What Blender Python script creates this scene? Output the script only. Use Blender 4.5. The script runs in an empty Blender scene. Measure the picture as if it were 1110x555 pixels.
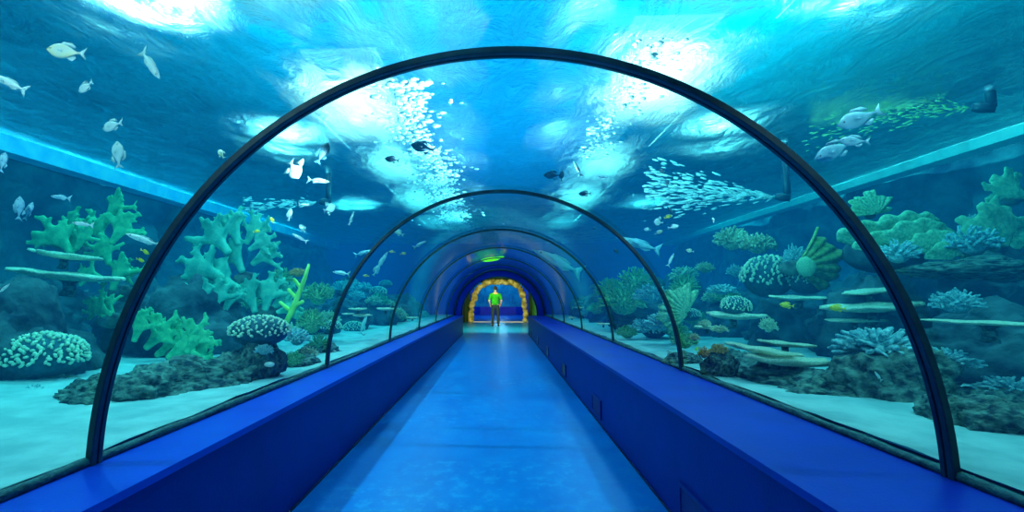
import bpy, bmesh, math, random
from mathutils import Vector, Matrix, noise
R = math.radians
scene = bpy.context.scene
col = scene.collection

# ------------------------------------------------------------------ camera numbers
F = 517.6                      # focal length in pixels of the 1110x555 frame
CAMH = 1.28
YAW, PITCH = -.0458, .0859     # radians
PPX = 516.8                    # the frame is a crop, a little off-centre
cy_, sy_, cp_, sp_ = math.cos(YAW), math.sin(YAW), math.cos(PITCH), math.sin(PITCH)
CF = Vector((sy_ * cp_, cy_ * cp_, sp_))
CR = Vector((cy_, -sy_, 0))
CU = CR.cross(CF)

def ray(px, py):
    v = CF * F + CR * (px - PPX) + CU * (277.5 - py)
    return v / v.y             # one metre along the tunnel

def P(px, py, d):
    return Vector((0, 0, CAMH)) + ray(px, py) * d
def ground(px, py, z=0.0):
    v = ray(px, py)
    return Vector((0, 0, CAMH)) + v * ((z - CAMH) / v.z)

LEDGE = 0.641
RAD = 1.585
EB = 1.02                      # the vault is a touch taller than round
TX = 0.02                     # tunnel centre line
SURF = 3.18
WALLX = 5.9
def exit_d(px, py, r=RAD + 0.06):
    v = ray(px, py)
    d = 0.3
    while d < 60:
        p = Vector((0, 0, CAMH)) + v * d
        dz = max(0, p.z - LEDGE) / EB
        if math.hypot(p.x - TX, dz) > r: return d
        d += 0.02
    return d

# ------------------------------------------------------------------ tags and helpers
def tag(o, label=None, cat=None, group=None, kind=None):
    if label: o['label'] = label
    if cat: o['category'] = cat
    if group: o['group'] = group
    if kind: o['kind'] = kind
    return o

def empty(name, loc=(0, 0, 0), mtx=None):
    o = bpy.data.objects.new(name, None)
    o.empty_display_size = 0.05
    col.objects.link(o)
    if mtx is not None: o.matrix_world = mtx
    else: o.location = loc
    return o

def link(name, me, parent=None, mtx=None):
    o = bpy.data.objects.new(name, me)
    col.objects.link(o)
    if parent: o.parent = parent
    if mtx is not None: o.matrix_local = mtx
    return o

def copy_tree(o, parent=None):
    c = o.copy(); col.objects.link(c); c.parent = parent
    for ch in list(o.children): copy_tree(ch, c)
    return c

_ico = {}
def ico(n):
    if n not in _ico:
        bm = bmesh.new()
        bmesh.ops.create_icosphere(bm, subdivisions=n, radius=1.0)
        bm.verts.ensure_lookup_table()
        _ico[n] = ([v.co.copy() for v in bm.verts], [[v.index for v in f.verts] for f in bm.faces])
        bm.free()
    return _ico[n]

class MB:
    def __init__(s): s.v = []; s.f = []; s.m = []
    def add(s, vs, fs, mi=0):
        b = len(s.v); s.v.extend([Vector(x) for x in vs])
        for f in fs: s.f.append([i + b for i in f]); s.m.append(mi)
        return s
    def ball(s, c, r, n=2, mi=0, rot=None):
        vs, fs = ico(n); c = Vector(c)
        r = Vector((r, r, r)) if not hasattr(r, '__len__') else Vector(r)
        out = []
        for v in vs:
            w = Vector((v.x * r.x, v.y * r.y, v.z * r.z))
            if rot is not None: w = rot @ w
            out.append(c + w)
        return s.add(out, fs, mi)
    def box(s, lo, hi, mi=0):
        x0, y0, z0 = lo; x1, y1, z1 = hi
        return s.add([(x0,y0,z0),(x1,y0,z0),(x1,y1,z0),(x0,y1,z0),(x0,y0,z1),(x1,y0,z1),(x1,y1,z1),(x0,y1,z1)],
                     [(3,2,1,0),(4,5,6,7),(0,1,5,4),(1,2,6,5),(2,3,7,6),(3,0,4,7)], mi)
    def sweep(s, pts, rad, side=(0, 1, 0), n=10, mi=0, cap=True):
        """tube along pts; rad = [(a,b)] with b measured along `side`"""
        pts = [Vector(p) for p in pts]; side = Vector(side)
        rings = []; vs = []
        for i, p in enumerate(pts):
            t = (pts[min(i + 1, len(pts) - 1)] - pts[max(i - 1, 0)]).normalized()
            b = (side - t * side.dot(t))
            b = b.normalized() if b.length > 1e-6 else t.orthogonal().normalized()
            a = t.cross(b)
            ra, rb = rad[i] if hasattr(rad[i], '__len__') else (rad[i], rad[i])
            for k in range(n):
                th = 2 * math.pi * k / n
                vs.append(p + a * (ra * math.cos(th)) + b * (rb * math.sin(th)))
        fs = []
        for i in range(len(pts) - 1):
            for k in range(n):
                fs.append((i*n+k, i*n+(k+1) % n, (i+1)*n+(k+1) % n, (i+1)*n+k))
        if cap:
            fs.append(tuple(range(n - 1, -1, -1)))
            e = (len(pts) - 1) * n
            fs.append(tuple(range(e, e + n)))
        return s.add(vs, fs, mi)
    def capsule(s, a, b, ra, rb, flat=1.0, side=(0, 1, 0), n=8, mi=0):
        a = Vector(a); b = Vector(b); t = (b - a).normalized()
        pts = [a, a.lerp(b, .33), a.lerp(b, .7), b, b + t * rb * .6, b + t * rb * .92]
        rr = [ra, ra + (rb-ra)*.33, ra + (rb-ra)*.7, rb, rb * .78, rb * .3]
        return s.sweep(pts, [(r, r * flat) for r in rr], side, n, mi)
    def sheet(s, fn, nu, nv, th, mi=0, closed=False):
        g = [[Vector(fn(i / nu, j / nv)) for j in range(nv + 1)] for i in range(nu + 1)]
        def nrm(i, j):
            a = g[min(i+1, nu)][j] - g[max(i-1, 0)][j]; b = g[i][min(j+1, nv)] - g[i][max(j-1, 0)]
            c = a.cross(b)
            return c.normalized() if c.length > 1e-9 else Vector((0, 0, 1))
        W = nv + 1; vs = []
        for sg in (1, -1):
            for i in range(nu + 1):
                for j in range(nv + 1):
                    vs.append(g[i][j] + nrm(i, j) * (sg * th / 2))
        N = (nu + 1) * W; fs = []
        for i in range(nu):
            for j in range(nv):
                q = (i*W+j, (i+1)*W+j, (i+1)*W+j+1, i*W+j+1)
                fs.append(q); fs.append(tuple(x + N for x in reversed(q)))
        for i in range(nu):
            for j in (0, nv):
                fs.append((i*W+j, (i+1)*W+j, (i+1)*W+j+N, i*W+j+N))
        for j in range(nv):
            for i in (0, nu):
                fs.append((i*W+j, i*W+j+1, i*W+j+1+N, i*W+j+N))
        return s.add(vs, fs, mi)
    def mesh(s, name, mats, smooth=True, recalc=True):
        me = bpy.data.meshes.new(name)
        me.from_pydata([tuple(v) for v in s.v], [], s.f)
        for m in (mats if isinstance(mats, (list, tuple)) else [mats]): me.materials.append(m)
        me.polygons.foreach_set('material_index', s.m)
        if recalc:
            bm = bmesh.new(); bm.from_mesh(me)
            bmesh.ops.recalc_face_normals(bm, faces=bm.faces)
            bm.to_mesh(me); bm.free()
        if smooth: me.polygons.foreach_set('use_smooth', [True] * len(me.polygons))
        me.update()
        return me
    def build(s, name, mats, parent=None, mtx=None, smooth=True):
        return link(name, s.mesh(name, mats, smooth), parent, mtx)

def fused(mb, name, mat, voxel, smooth=3):
    """voxel-fuse overlapping pieces into one continuous skin"""
    me = mb.mesh('raw', mat)
    o = bpy.data.objects.new('raw', me); col.objects.link(o)
    m = o.modifiers.new('r', 'REMESH'); m.mode = 'VOXEL'; m.voxel_size = voxel; m.use_smooth_shade = True
    if smooth:
        k = o.modifiers.new('s', 'SMOOTH'); k.iterations = smooth; k.factor = .5
    dg = bpy.context.evaluated_depsgraph_get()
    out = bpy.data.meshes.new_from_object(o.evaluated_get(dg))
    bpy.data.objects.remove(o); bpy.data.meshes.remove(me)
    out.name = name
    out.materials.clear(); out.materials.append(mat)
    out.polygons.foreach_set('use_smooth', [True] * len(out.polygons))
    return out

# ------------------------------------------------------------------ materials
def newmat(name):
    m = bpy.data.materials.new(name); m.use_nodes = True
    nt = m.node_tree; nt.nodes.clear()
    out = nt.nodes.new('ShaderNodeOutputMaterial')
    return m, nt, out
def N(nt, t, **kw):
    n = nt.nodes.new(t)
    for k, v in kw.items():
        if k in n.inputs: n.inputs[k].default_value = v
        else: setattr(n, k, v)
    return n
def c4(c): return (c[0], c[1], c[2], 1.0)

def surf(name, c1, c2=None, scale=6.0, rough=.6, bump=0.0, bscale=30.0, spec=.3, detail=4, lo=.35, hi=.65, transl=0.0, metal=0.0, emit=None):
    m, nt, out = newmat(name)
    b = N(nt, 'ShaderNodeBsdfPrincipled', Roughness=rough, Metallic=metal)
    b.inputs['Specular IOR Level'].default_value = spec
    tc = N(nt, 'ShaderNodeTexCoord')
    if c2 is not None:
        no = N(nt, 'ShaderNodeTexNoise', Scale=scale, Detail=detail)
        nt.links.new(tc.outputs['Object'], no.inputs['Vector'])
        r = N(nt, 'ShaderNodeValToRGB')
        r.color_ramp.elements[0].position = lo; r.color_ramp.elements[1].position = hi
        r.color_ramp.elements[0].color = c4(c1); r.color_ramp.elements[1].color = c4(c2)
        nt.links.new(no.outputs['Fac'], r.inputs['Fac'])
        nt.links.new(r.outputs['Color'], b.inputs['Base Color'])
    else:
        b.inputs['Base Color'].default_value = c4(c1)
    if bump:
        n2 = N(nt, 'ShaderNodeTexNoise', Scale=bscale, Detail=5)
        nt.links.new(tc.outputs['Object'], n2.inputs['Vector'])
        bp = N(nt, 'ShaderNodeBump', Strength=bump, Distance=.02)
        nt.links.new(n2.outputs['Fac'], bp.inputs['Height'])
        nt.links.new(bp.outputs['Normal'], b.inputs['Normal'])
    if emit:
        b.inputs['Emission Color'].default_value = c4(emit[0]); b.inputs['Emission Strength'].default_value = emit[1]
    sh = b.outputs['BSDF']
    if transl:
        t = N(nt, 'ShaderNodeBsdfTranslucent'); t.inputs['Color'].default_value = c4(c2 or c1)
        mx = N(nt, 'ShaderNodeMixShader'); mx.inputs[0].default_value = transl
        nt.links.new(sh, mx.inputs[1]); nt.links.new(t.outputs[0], mx.inputs[2]); sh = mx.outputs[0]
    nt.links.new(sh, out.inputs['Surface'])
    return m

def emis(name, c, s):
    m, nt, out = newmat(name)
    e = N(nt, 'ShaderNodeEmission', Strength=s); e.inputs['Color'].default_value = c4(c)
    nt.links.new(e.outputs[0], out.inputs['Surface'])
    return m

M = {}
M['floor'] = None
def floor_mat():
    m, nt, out = newmat('blue_vinyl')
    b = N(nt, 'ShaderNodeBsdfPrincipled'); b.inputs['Specular IOR Level'].default_value = .25
    tc = N(nt, 'ShaderNodeTexCoord')
    mp = N(nt, 'ShaderNodeMapping'); mp.inputs['Scale'].default_value = (1.6, .75, 1)
    nt.links.new(tc.outputs['Object'], mp.inputs['Vector'])
    n1 = N(nt, 'ShaderNodeTexNoise', Scale=1.6, Detail=9, Roughness=.68)
    nt.links.new(mp.outputs[0], n1.inputs['Vector'])
    r = N(nt, 'ShaderNodeValToRGB')
    r.color_ramp.elements[0].position = .3; r.color_ramp.elements[1].position = .75
    r.color_ramp.elements[0].color = (0.0, .19, .76, 1); r.color_ramp.elements[1].color = (.0, .31, .90, 1)
    nt.links.new(n1.outputs['Fac'], r.inputs['Fac'])
    # worn rectangular scuffs
    br = N(nt, 'ShaderNodeTexBrick', Scale=1.0)
    br.inputs['Mortar Size'].default_value = .0; br.inputs['Brick Width'].default_value = 1.1; br.inputs['Row Height'].default_value = .55
    br.inputs['Color1'].default_value = (0, 0, 0, 1); br.inputs['Color2'].default_value = (1, 1, 1, 1)
    nt.links.new(tc.outputs['Object'], br.inputs['Vector'])
    n2 = N(nt, 'ShaderNodeTexNoise', Scale=9, Detail=8, Roughness=.75)
    nt.links.new(tc.outputs['Object'], n2.inputs['Vector'])
    r2 = N(nt, 'ShaderNodeValToRGB'); r2.color_ramp.elements[0].position = .5; r2.color_ramp.elements[1].position = .62
    nt.links.new(n2.outputs['Fac'], r2.inputs['Fac'])
    mu = N(nt, 'ShaderNodeMath', operation='MULTIPLY')
    nt.links.new(br.outputs['Color'], mu.inputs[0]); nt.links.new(r2.outputs['Color'], mu.inputs[1])
    m2 = N(nt, 'ShaderNodeMath', operation='MULTIPLY'); m2.inputs[1].default_value = .7
    nt.links.new(mu.outputs[0], m2.inputs[0])
    mx = N(nt, 'ShaderNodeMix', data_type='RGBA')
    nt.links.new(m2.outputs[0], mx.inputs[0]); nt.links.new(r.outputs['Color'], mx.inputs[6])
    mx.inputs[7].default_value = (.03, .46, .98, 1)
    nt.links.new(mx.outputs[2], b.inputs['Base Color'])
    rr = N(nt, 'ShaderNodeMapRange'); rr.inputs['To Min'].default_value = .22; rr.inputs['To Max'].default_value = .45
    nt.links.new(n1.outputs['Fac'], rr.inputs['Value']); nt.links.new(rr.outputs[0], b.inputs['Roughness'])
    bp = N(nt, 'ShaderNodeBump', Strength=.12, Distance=.01)
    nt.links.new(n2.outputs['Fac'], bp.inputs['Height']); nt.links.new(bp.outputs[0], b.inputs['Normal'])
    nt.links.new(b.outputs[0], out.inputs['Surface'])
    return m
M['floor'] = floor_mat()
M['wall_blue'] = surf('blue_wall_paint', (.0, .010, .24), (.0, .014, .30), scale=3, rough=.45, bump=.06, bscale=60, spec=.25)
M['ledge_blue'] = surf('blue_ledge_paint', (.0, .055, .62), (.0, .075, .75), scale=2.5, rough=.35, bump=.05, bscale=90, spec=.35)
M['ledge_right'] = surf('dimmed_ledge_paint', (.004, .024, .42), (.007, .036, .54), scale=2.5, rough=.35, bump=.05, bscale=90, spec=.3)  # ledge paint with the right side's dimmer light put into its colour
M['ring_blue'] = surf('blue_end_wall_paint', (.0, .03, .62), (.0, .045, .7), scale=3, rough=.5)
M['black'] = surf('black_rubber', (.008, .03, .05), (.014, .05, .075), scale=20, rough=.42, bump=.1, bscale=80, spec=.5)
M['seal'] = surf('dark_seal', (.01, .05, .07), (.03, .12, .14), scale=25, rough=.6, bump=.4, bscale=60)
M['vent'] = surf('vent_paint', (.0, .012, .22), rough=.4)
M['ventdark'] = surf('vent_dark', (.0, .003, .05), rough=.6)
M['sand'] = surf('white_coral_sand', (.27, .48, .52), (.44, .66, .68), scale=5, rough=.9, bump=.35, bscale=40)
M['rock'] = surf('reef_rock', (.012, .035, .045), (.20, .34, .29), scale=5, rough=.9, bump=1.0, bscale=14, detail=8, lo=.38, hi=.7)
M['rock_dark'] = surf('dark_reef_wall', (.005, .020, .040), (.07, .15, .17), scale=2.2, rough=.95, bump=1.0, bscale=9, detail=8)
M['beam'] = surf('pale_concrete_beam', (.15, .55, .95), (.35, .75, 1.0), scale=4, rough=.8, bump=.2)
M['beam2'] = surf('bright_concrete_beam', (.6, .85, .8), (.85, .98, .9), scale=4, rough=.8, bump=.2)
M['elk'] = surf('green_elkhorn', (.03, .40, .20), (.16, .72, .35), scale=7, rough=.75, bump=.35, bscale=45)
M['elk2'] = surf('teal_elkhorn', (.04, .42, .34), (.18, .70, .52), scale=7, rough=.75, bump=.35, bscale=45)
M['plate'] = surf('pale_plate_coral', (.60, .70, .52), (.98, .95, .76), scale=16, rough=.85, bump=.7, bscale=50)
M['nub_body'] = surf('dark_coral_flesh', (.01, .08, .12), (.03, .14, .18), scale=8, rough=.8)
M['nub'] = surf('bright_coral_knobs', (.45, .72, .50), (.95, .98, .78), scale=18, rough=.6)
M['finger'] = surf('pale_finger_coral', (.28, .40, .26), (.85, .82, .58), scale=9, rough=.8, bump=.4, bscale=40)
M['finger_b'] = surf('blue_finger_coral', (.12, .36, .46), (.45, .78, .80), scale=9, rough=.8, bump=.4, bscale=40)
M['orange'] = surf('orange_soft_coral', (.55, .22, .06), (.95, .62, .25), scale=12, rough=.8, bump=.4)
M['lettuce'] = surf('green_lettuce_coral', (.12, .42, .26), (.42, .75, .46), scale=12, rough=.8, bump=.5, bscale=40)
M['leafy'] = surf('yellow_green_leaf_coral', (.12, .26, .08), (.40, .50, .18), scale=9, rough=.8, bump=.4)
M['bush'] = surf('green_bush_coral', (.06, .30, .15), (.28, .66, .34), scale=10, rough=.85, bump=.5)
M['whip'] = surf('yellow_green_whip', (.42, .85, .12), (.6, .95, .25), scale=10, rough=.7)
M['silver'] = surf('silver_scales', (.75, .88, .90), (.97, .99, .99), scale=6, rough=.35, spec=.6, transl=.35)
M['silver_y'] = surf('silver_gold_scales', (.85, .92, .92), (.98, .88, .62), scale=4, rough=.35, spec=.6, transl=.35)
M['palefin'] = surf('pale_fin', (.55, .75, .78), (.85, .95, .95), scale=10, rough=.5, transl=.4)
M['darkfish'] = surf('dark_scales', (.01, .05, .09), (.03, .10, .15), scale=6, rough=.5)
M['yellow'] = surf('yellow_scales', (.85, .62, .03), (.98, .85, .10), scale=6, rough=.45)
M['orangefish'] = surf('orange_scales', (.9, .40, .08), (.98, .62, .2), scale=6, rough=.45)
M['bluefish'] = surf('blue_grey_scales', (.20, .48, .66), (.42, .72, .86), scale=5, rough=.45)
M['eye'] = surf('fish_eye', (.004, .004, .006), rough=.15, spec=.7)
M['bubble'] = surf('white_bubbles', (.93, .98, 1.0), rough=.4, transl=.45)
M['bubble_y'] = surf('yellow_lit_bubbles', (.62, .80, .36), rough=.4, transl=.4)  # yellow light is put into the bubble colour
M['pipe'] = surf('dark_pipe', (.008, .03, .05), rough=.45)
M['shell'] = surf('pale_shell', (.85, .9, .85), (.95, .97, .92), scale=10, rough=.5)

def stripe_mat():
    m, nt, out = newmat('black_white_stripes')
    b = N(nt, 'ShaderNodeBsdfPrincipled', Roughness=.45)
    tc = N(nt, 'ShaderNodeTexCoord')
    w = N(nt, 'ShaderNodeTexWave', Scale=1.6, Distortion=.6); w.bands_direction = 'X'
    nt.links.new(tc.outputs['Object'], w.inputs['Vector'])
    r = N(nt, 'ShaderNodeValToRGB'); r.color_ramp.elements[0].position = .45; r.color_ramp.elements[1].position = .55
    r.color_ramp.elements[0].color = (.005, .008, .012, 1); r.color_ramp.elements[1].color = (.9, .9, .78, 1)
    nt.links.new(w.outputs['Fac'], r.inputs['Fac']); nt.links.new(r.outputs[0], b.inputs['Base Color'])
    nt.links.new(b.outputs[0], out.inputs['Surface'])
    return m
M['stripe'] = stripe_mat()

def acrylic():
    m, nt, out = newmat('clear_acrylic')
    t = N(nt, 'ShaderNodeBsdfTransparent'); t.inputs[0].default_value = (.95, .99, 1.0, 1)
    g = N(nt, 'ShaderNodeBsdfGlossy', Roughness=.06); g.inputs['Color'].default_value = (.85, .95, 1, 1)
    lw = N(nt, 'ShaderNodeLayerWeight')
    pw = N(nt, 'ShaderNodeMath', operation='POWER'); pw.inputs[1].default_value = 6.0
    nt.links.new(lw.outputs['Facing'], pw.inputs[0])
    f = N(nt, 'ShaderNodeMapRange'); f.inputs['To Min'].default_value = .03; f.inputs['To Max'].default_value = .55
    nt.links.new(pw.outputs[0], f.inputs['Value'])
    mx = N(nt, 'ShaderNodeMixShader')
    nt.links.new(f.outputs[0], mx.inputs[0]); nt.links.new(t.outputs[0], mx.inputs[1]); nt.links.new(g.outputs[0], mx.inputs[2])
    nt.links.new(mx.outputs[0], out.inputs['Surface'])
    return m
M['acrylic'] = acrylic()

WATER_SIGMA = (.42, .058, .046)
WATER_INF = (.0, .155, .49)
def water_volume():
    m, nt, out = newmat('tank_water')
    k = 0.60
    a = N(nt, 'ShaderNodeVolumeAbsorption', Density=k)
    a.inputs['Color'].default_value = (1 - WATER_SIGMA[0]/k, 1 - WATER_SIGMA[1]/k, 1 - WATER_SIGMA[2]/k, 1)
    e = N(nt, 'ShaderNodeEmission')  # emission stands in for light scattered by the water
    e.inputs['Color'].default_value = tuple(WATER_SIGMA[i] * WATER_INF[i] for i in range(3)) + (1,)
    ad = N(nt, 'ShaderNodeAddShader')
    nt.links.new(a.outputs[0], ad.inputs[0]); nt.links.new(e.outputs[0], ad.inputs[1])
    nt.links.new(ad.outputs[0], out.inputs['Volume'])
    return m
M['water'] = water_volume()

def water_surface():
    m, nt, out = newmat('rippled_water_surface')
    tc = N(nt, 'ShaderNodeTexCoord')
    mp = N(nt, 'ShaderNodeMapping'); mp.inputs['Scale'].default_value = (1.0, .55, 1)
    nt.links.new(tc.outputs['Object'], mp.inputs['Vector'])
    n1 = N(nt, 'ShaderNodeTexNoise', Scale=3.6, Detail=7, Roughness=.66, Distortion=.8)
    nt.links.new(mp.outputs[0], n1.inputs['Vector'])
    bp = N(nt, 'ShaderNodeBump', Strength=.9, Distance=.11)
    nt.links.new(n1.outputs['Fac'], bp.inputs['Height'])
    t = N(nt, 'ShaderNodeBsdfTransparent'); t.inputs[0].default_value = (.80, 1, 1, 1)
    rf = N(nt, 'ShaderNodeBsdfRefraction', Roughness=.36, IOR=1.16)
    rf.inputs['Color'].default_value = (.92, 1, 1, 1)
    nt.links.new(bp.outputs[0], rf.inputs['Normal'])
    m1 = N(nt, 'ShaderNodeMixShader'); m1.inputs[0].default_value = .94
    nt.links.new(t.outputs[0], m1.inputs[1]); nt.links.new(rf.outputs[0], m1.inputs[2])
    g = N(nt, 'ShaderNodeBsdfGlossy', Roughness=.15); g.inputs['Color'].default_value = (.9, 1, 1, 1)
    nt.links.new(bp.outputs[0], g.inputs['Normal'])
    lw = N(nt, 'ShaderNodeLayerWeight'); nt.links.new(bp.outputs[0], lw.inputs['Normal'])
    f = N(nt, 'ShaderNodeMapRange', interpolation_type='SMOOTHSTEP')
    f.inputs['From Min'].default_value = .45; f.inputs['From Max'].default_value = 1.0
    f.inputs['To Min'].default_value = .15; f.inputs['To Max'].default_value = .85
    nt.links.new(lw.outputs['Facing'], f.inputs['Value'])
    mx = N(nt, 'ShaderNodeMixShader')
    nt.links.new(f.outputs[0], mx.inputs[0]); nt.links.new(m1.outputs[0], mx.inputs[1]); nt.links.new(g.outputs[0], mx.inputs[2])
    nt.links.new(mx.outputs[0], out.inputs['Surface'])
    return m
M['surface'] = water_surface()

# ------------------------------------------------------------------ the tunnel
Y0, YR = -2.0, 16.86
XL, XR = -1.255, 1.02           # inner faces of the low walls
ARCH = [1.80 + 2.507 * k for k in range(6)]

def structure(o): o['kind'] = 'structure'; return o
mb = MB(); mb.box((-3.2, Y0 - 1.0, -.1), (3.2, 40.0, 0.0)); structure(mb.build('floor', M['floor'], smooth=False))
XO_L, XO_R = TX - RAD - .12, TX + RAD + .12
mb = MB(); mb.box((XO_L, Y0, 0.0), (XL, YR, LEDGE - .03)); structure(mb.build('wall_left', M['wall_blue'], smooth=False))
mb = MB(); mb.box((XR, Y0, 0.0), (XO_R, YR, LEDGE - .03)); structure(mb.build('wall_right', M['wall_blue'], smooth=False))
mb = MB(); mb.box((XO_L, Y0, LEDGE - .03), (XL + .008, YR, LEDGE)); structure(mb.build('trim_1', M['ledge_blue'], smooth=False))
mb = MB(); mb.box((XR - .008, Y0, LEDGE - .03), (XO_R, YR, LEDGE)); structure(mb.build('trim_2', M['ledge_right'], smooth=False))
# floor joint beads and rubber glass seals
mb = MB(); mb.box((XL, Y0, 0.0), (XL + .012, YR, .012)); structure(mb.build('baseboard_left', M['ventdark'], smooth=False))
mb = MB(); mb.box((XR - .012, Y0, 0.0), (XR, YR, .012)); structure(mb.build('baseboard_right', M['ventdark'], smooth=False))
for s, nm in ((-1, 'trim_3'), (1, 'trim_4')):
    mb = MB(); random.seed(5)
    n = 120
    pts = [(TX + s * (RAD + .005), Y0 + (YR - Y0) * i / n, LEDGE + .012) for i in range(n + 1)]
    mb.sweep(pts, [(.022 , .02 + random.uniform(-.004, .006)) for _ in pts], side=(0, 0, 1), n=8)
    structure(mb.build(nm, M['seal']))

def arc(r, n=48, z0=LEDGE):
    return [(TX + r * math.cos(math.pi * i / n), z0 + EB * r * math.sin(math.pi * i / n)) for i in range(n + 1)]
# acrylic panels between the ribs
edges = [Y0] + ARCH + [YR]
for i in range(len(edges) - 1):
    a, b = edges[i], edges[i + 1]
    mb = MB(); pr = arc(RAD + .012, 64)
    vs = []; nseg = 6
    for k in range(nseg + 1):
        y = a + (b - a) * k / nseg
        vs += [(x, y, z) for x, z in pr]
    W = len(pr)
    fs = [(k*W+j, k*W+j+1, (k+1)*W+j+1, (k+1)*W+j) for k in range(nseg) for j in range(W-1)]
    mb.add(vs, fs); structure(mb.build('window_%d' % (i + 1), M['acrylic']))
# ribs: two rubber strips either side of a groove
ords = ['nearest arch', 'second nearest arch', 'third arch from the camera', 'fourth arch from the camera', 'fifth arch from the camera', 'farthest arch, just before the blue end wall']
for i, y in enumerate(ARCH):
    mb = MB()
    w, t = .055, .022
    prof = [(0, 0), (0, -t), (.005, -t - .003), (.024, -t - .003), (.026, -t + .006), (.031, -t + .006), (.033, -t - .003), (w - .005, -t - .003), (w, -t), (w, 0)]
    n = 96; vs = []
    for k in range(n + 1):
        th = math.pi * k / n
        for (dy, dr) in prof:
            r = RAD + .004 + dr
            vs.append((TX + r * math.cos(th), y + dy, LEDGE + EB * r * math.sin(th)))
    m_ = len(prof)
    fs = [(k*m_+j, k*m_+(j+1) % m_, (k+1)*m_+(j+1) % m_, (k+1)*m_+j) for k in range(n) for j in range(m_)]
    fs += [tuple(range(m_)), tuple(range(n*m_, n*m_+m_))]
    mb.add(vs, fs)
    o = mb.build('arch_rib', M['black'], smooth=False)
    tag(o, 'black rib curving over the walkway, ' + ords[i], 'arch rib', 'black ribs between the acrylic panels')

# vents in the right-hand wall
vl = ['low on the right blue wall, nearest to the camera', 'low on the right blue wall, second nearest', 'low on the right blue wall, third from the camera',
      'low on the right blue wall, fourth from the camera', 'low on the right blue wall, fifth from the camera', 'low on the right blue wall, nearest the far doorway']
for k in range(6):
    y = 2.62 + 2.52 * k
    t = empty('vent_grille', (XR, y, .06))
    tag(t, 'dark blue louvred vent grille ' + vl[k], 'vent', 'vents along the right wall')
    mb = MB(); L, H, e = .44, .19, .02
    mb.box((-.014, -L/2, 0), (0, L/2, e)); mb.box((-.014, -L/2, H - e), (0, L/2, H))
    mb.box((-.014, -L/2, e), (0, -L/2 + e, H - e)); mb.box((-.014, L/2 - e, e), (0, L/2, H - e))
    mb.build('frame', M['vent'], t, smooth=False)
    mb = MB(); mb.box((-.004, -L/2 + e, e), (-.001, L/2 - e, H - e)); mb.build('backing', M['ventdark'], t, smooth=False)
    mb = MB()
    for j in range(9):
        z = e + .008 + j * .0165
        mb.add([(-.012, -L/2 + e, z), (-.012, L/2 - e, z), (-.004, L/2 - e, z + .010), (-.004, -L/2 + e, z + .010)], [(0, 1, 2, 3)])
    mb.build('louvre', M['vent'], t, smooth=False)

# ------------------------------------------------------------------ the tank
def nz(p, s, seed=0): return noise.noise(Vector(p) * s + Vector((seed * 7.3, seed * 3.1, seed * 1.7)))
def turb(p, s, seed=0, o=4):
    v = 0; a = 1
    for k in range(o):
        v += a * nz(p, s * 2 ** k, seed + k); a *= .5
    return v
def sand_z(x, y): return .668 + .02 * nz((x, y, 0), 1.3) + .012 * nz((x, y, 3), 4) + max(0, abs(x) - 2.4) * .06
for s, nm in ((-1, 'floor_left_seabed'), (1, 'floor_right_seabed')):
    nx, ny = 40, 130; mb = MB(); vs = []
    for j in range(ny + 1):
        y = Y0 + (YR - Y0) * j / ny
        for i in range(nx + 1):
            x = TX + s * (RAD + .05 + (WALLX - RAD - .05) * (i / nx) ** 1.5)
            vs.append((x, y, sand_z(x, y)))
    W = nx + 1
    fs = [(j*W+i, j*W+i+1, (j+1)*W+i+1, (j+1)*W+i) for j in range(ny) for i in range(nx)]
    mb.add(vs, fs); structure(mb.build(nm, M['sand']))
    # rocky back wall
    nz_, ny = 34, 170; mb = MB(); vs = []
    for j in range(ny + 1):
        y = Y0 + (YR - Y0) * j / ny
        for i in range(nz_ + 1):
            z = .4 + (SURF + .1 - .4) * i / nz_
            dep = .55 * turb((0, y, z), .8, 2 if s < 0 else 9) + .25 * max(0, 1.6 - z)
            x = s * (WALLX + .25 - max(-.2, dep) * (1 if z < 2.7 else .3))
            vs.append((x, y, z))
    W = nz_ + 1
    fs = [(j*W+i, j*W+i+1, (j+1)*W+i+1, (j+1)*W+i) for j in range(ny) for i in range(nz_)]
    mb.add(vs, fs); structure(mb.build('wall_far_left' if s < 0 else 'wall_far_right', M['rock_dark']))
# pale beams along the waterline
mb = MB(); mb.box((-WALLX - .1, Y0, 2.98), (-WALLX + .15, YR, 3.26)); structure(mb.build('trim_5', M['beam'], smooth=False))
mb = MB(); mb.box((WALLX - .15, Y0, 3.06), (WALLX + .1, YR, 3.2)); structure(mb.build('trim_6', M['beam2'], smooth=False))

# water body with the tunnel cut out of it
prof = [(-6.3, .2), (XO_L, .2)] + [(TX - (RAD + .03), LEDGE - .2)] + [(x, z) for x, z in reversed(arc(RAD + .03, 40, LEDGE + .006))] + [(TX + RAD + .03, LEDGE - .2), (XO_R, .2), (6.3, .2), (6.3, SURF + .03), (-6.3, SURF + .03)]
# keep the solid below the ledge out of the water
prof[1] = (XO_L - .004, .2); prof[2] = (XO_L - .004, LEDGE + .005)
prof[-4] = (XO_R + .004, .2); prof[-5] = (XO_R + .004, LEDGE + .005)
mb = MB(); n = len(prof)
mb.add([(x, Y0 + .01, z) for x, z in prof] + [(x, YR - .01, z) for x, z in prof],
       [tuple(range(n)), tuple(range(2*n - 1, n - 1, -1))] + [(i, (i+1) % n, n + (i+1) % n, n + i) for i in range(n)])
wo = mb.build('tank_water', M['water'], smooth=False)
tag(wo, 'clear blue sea water filling the tank around the tunnel', 'water', kind='stuff')
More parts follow.
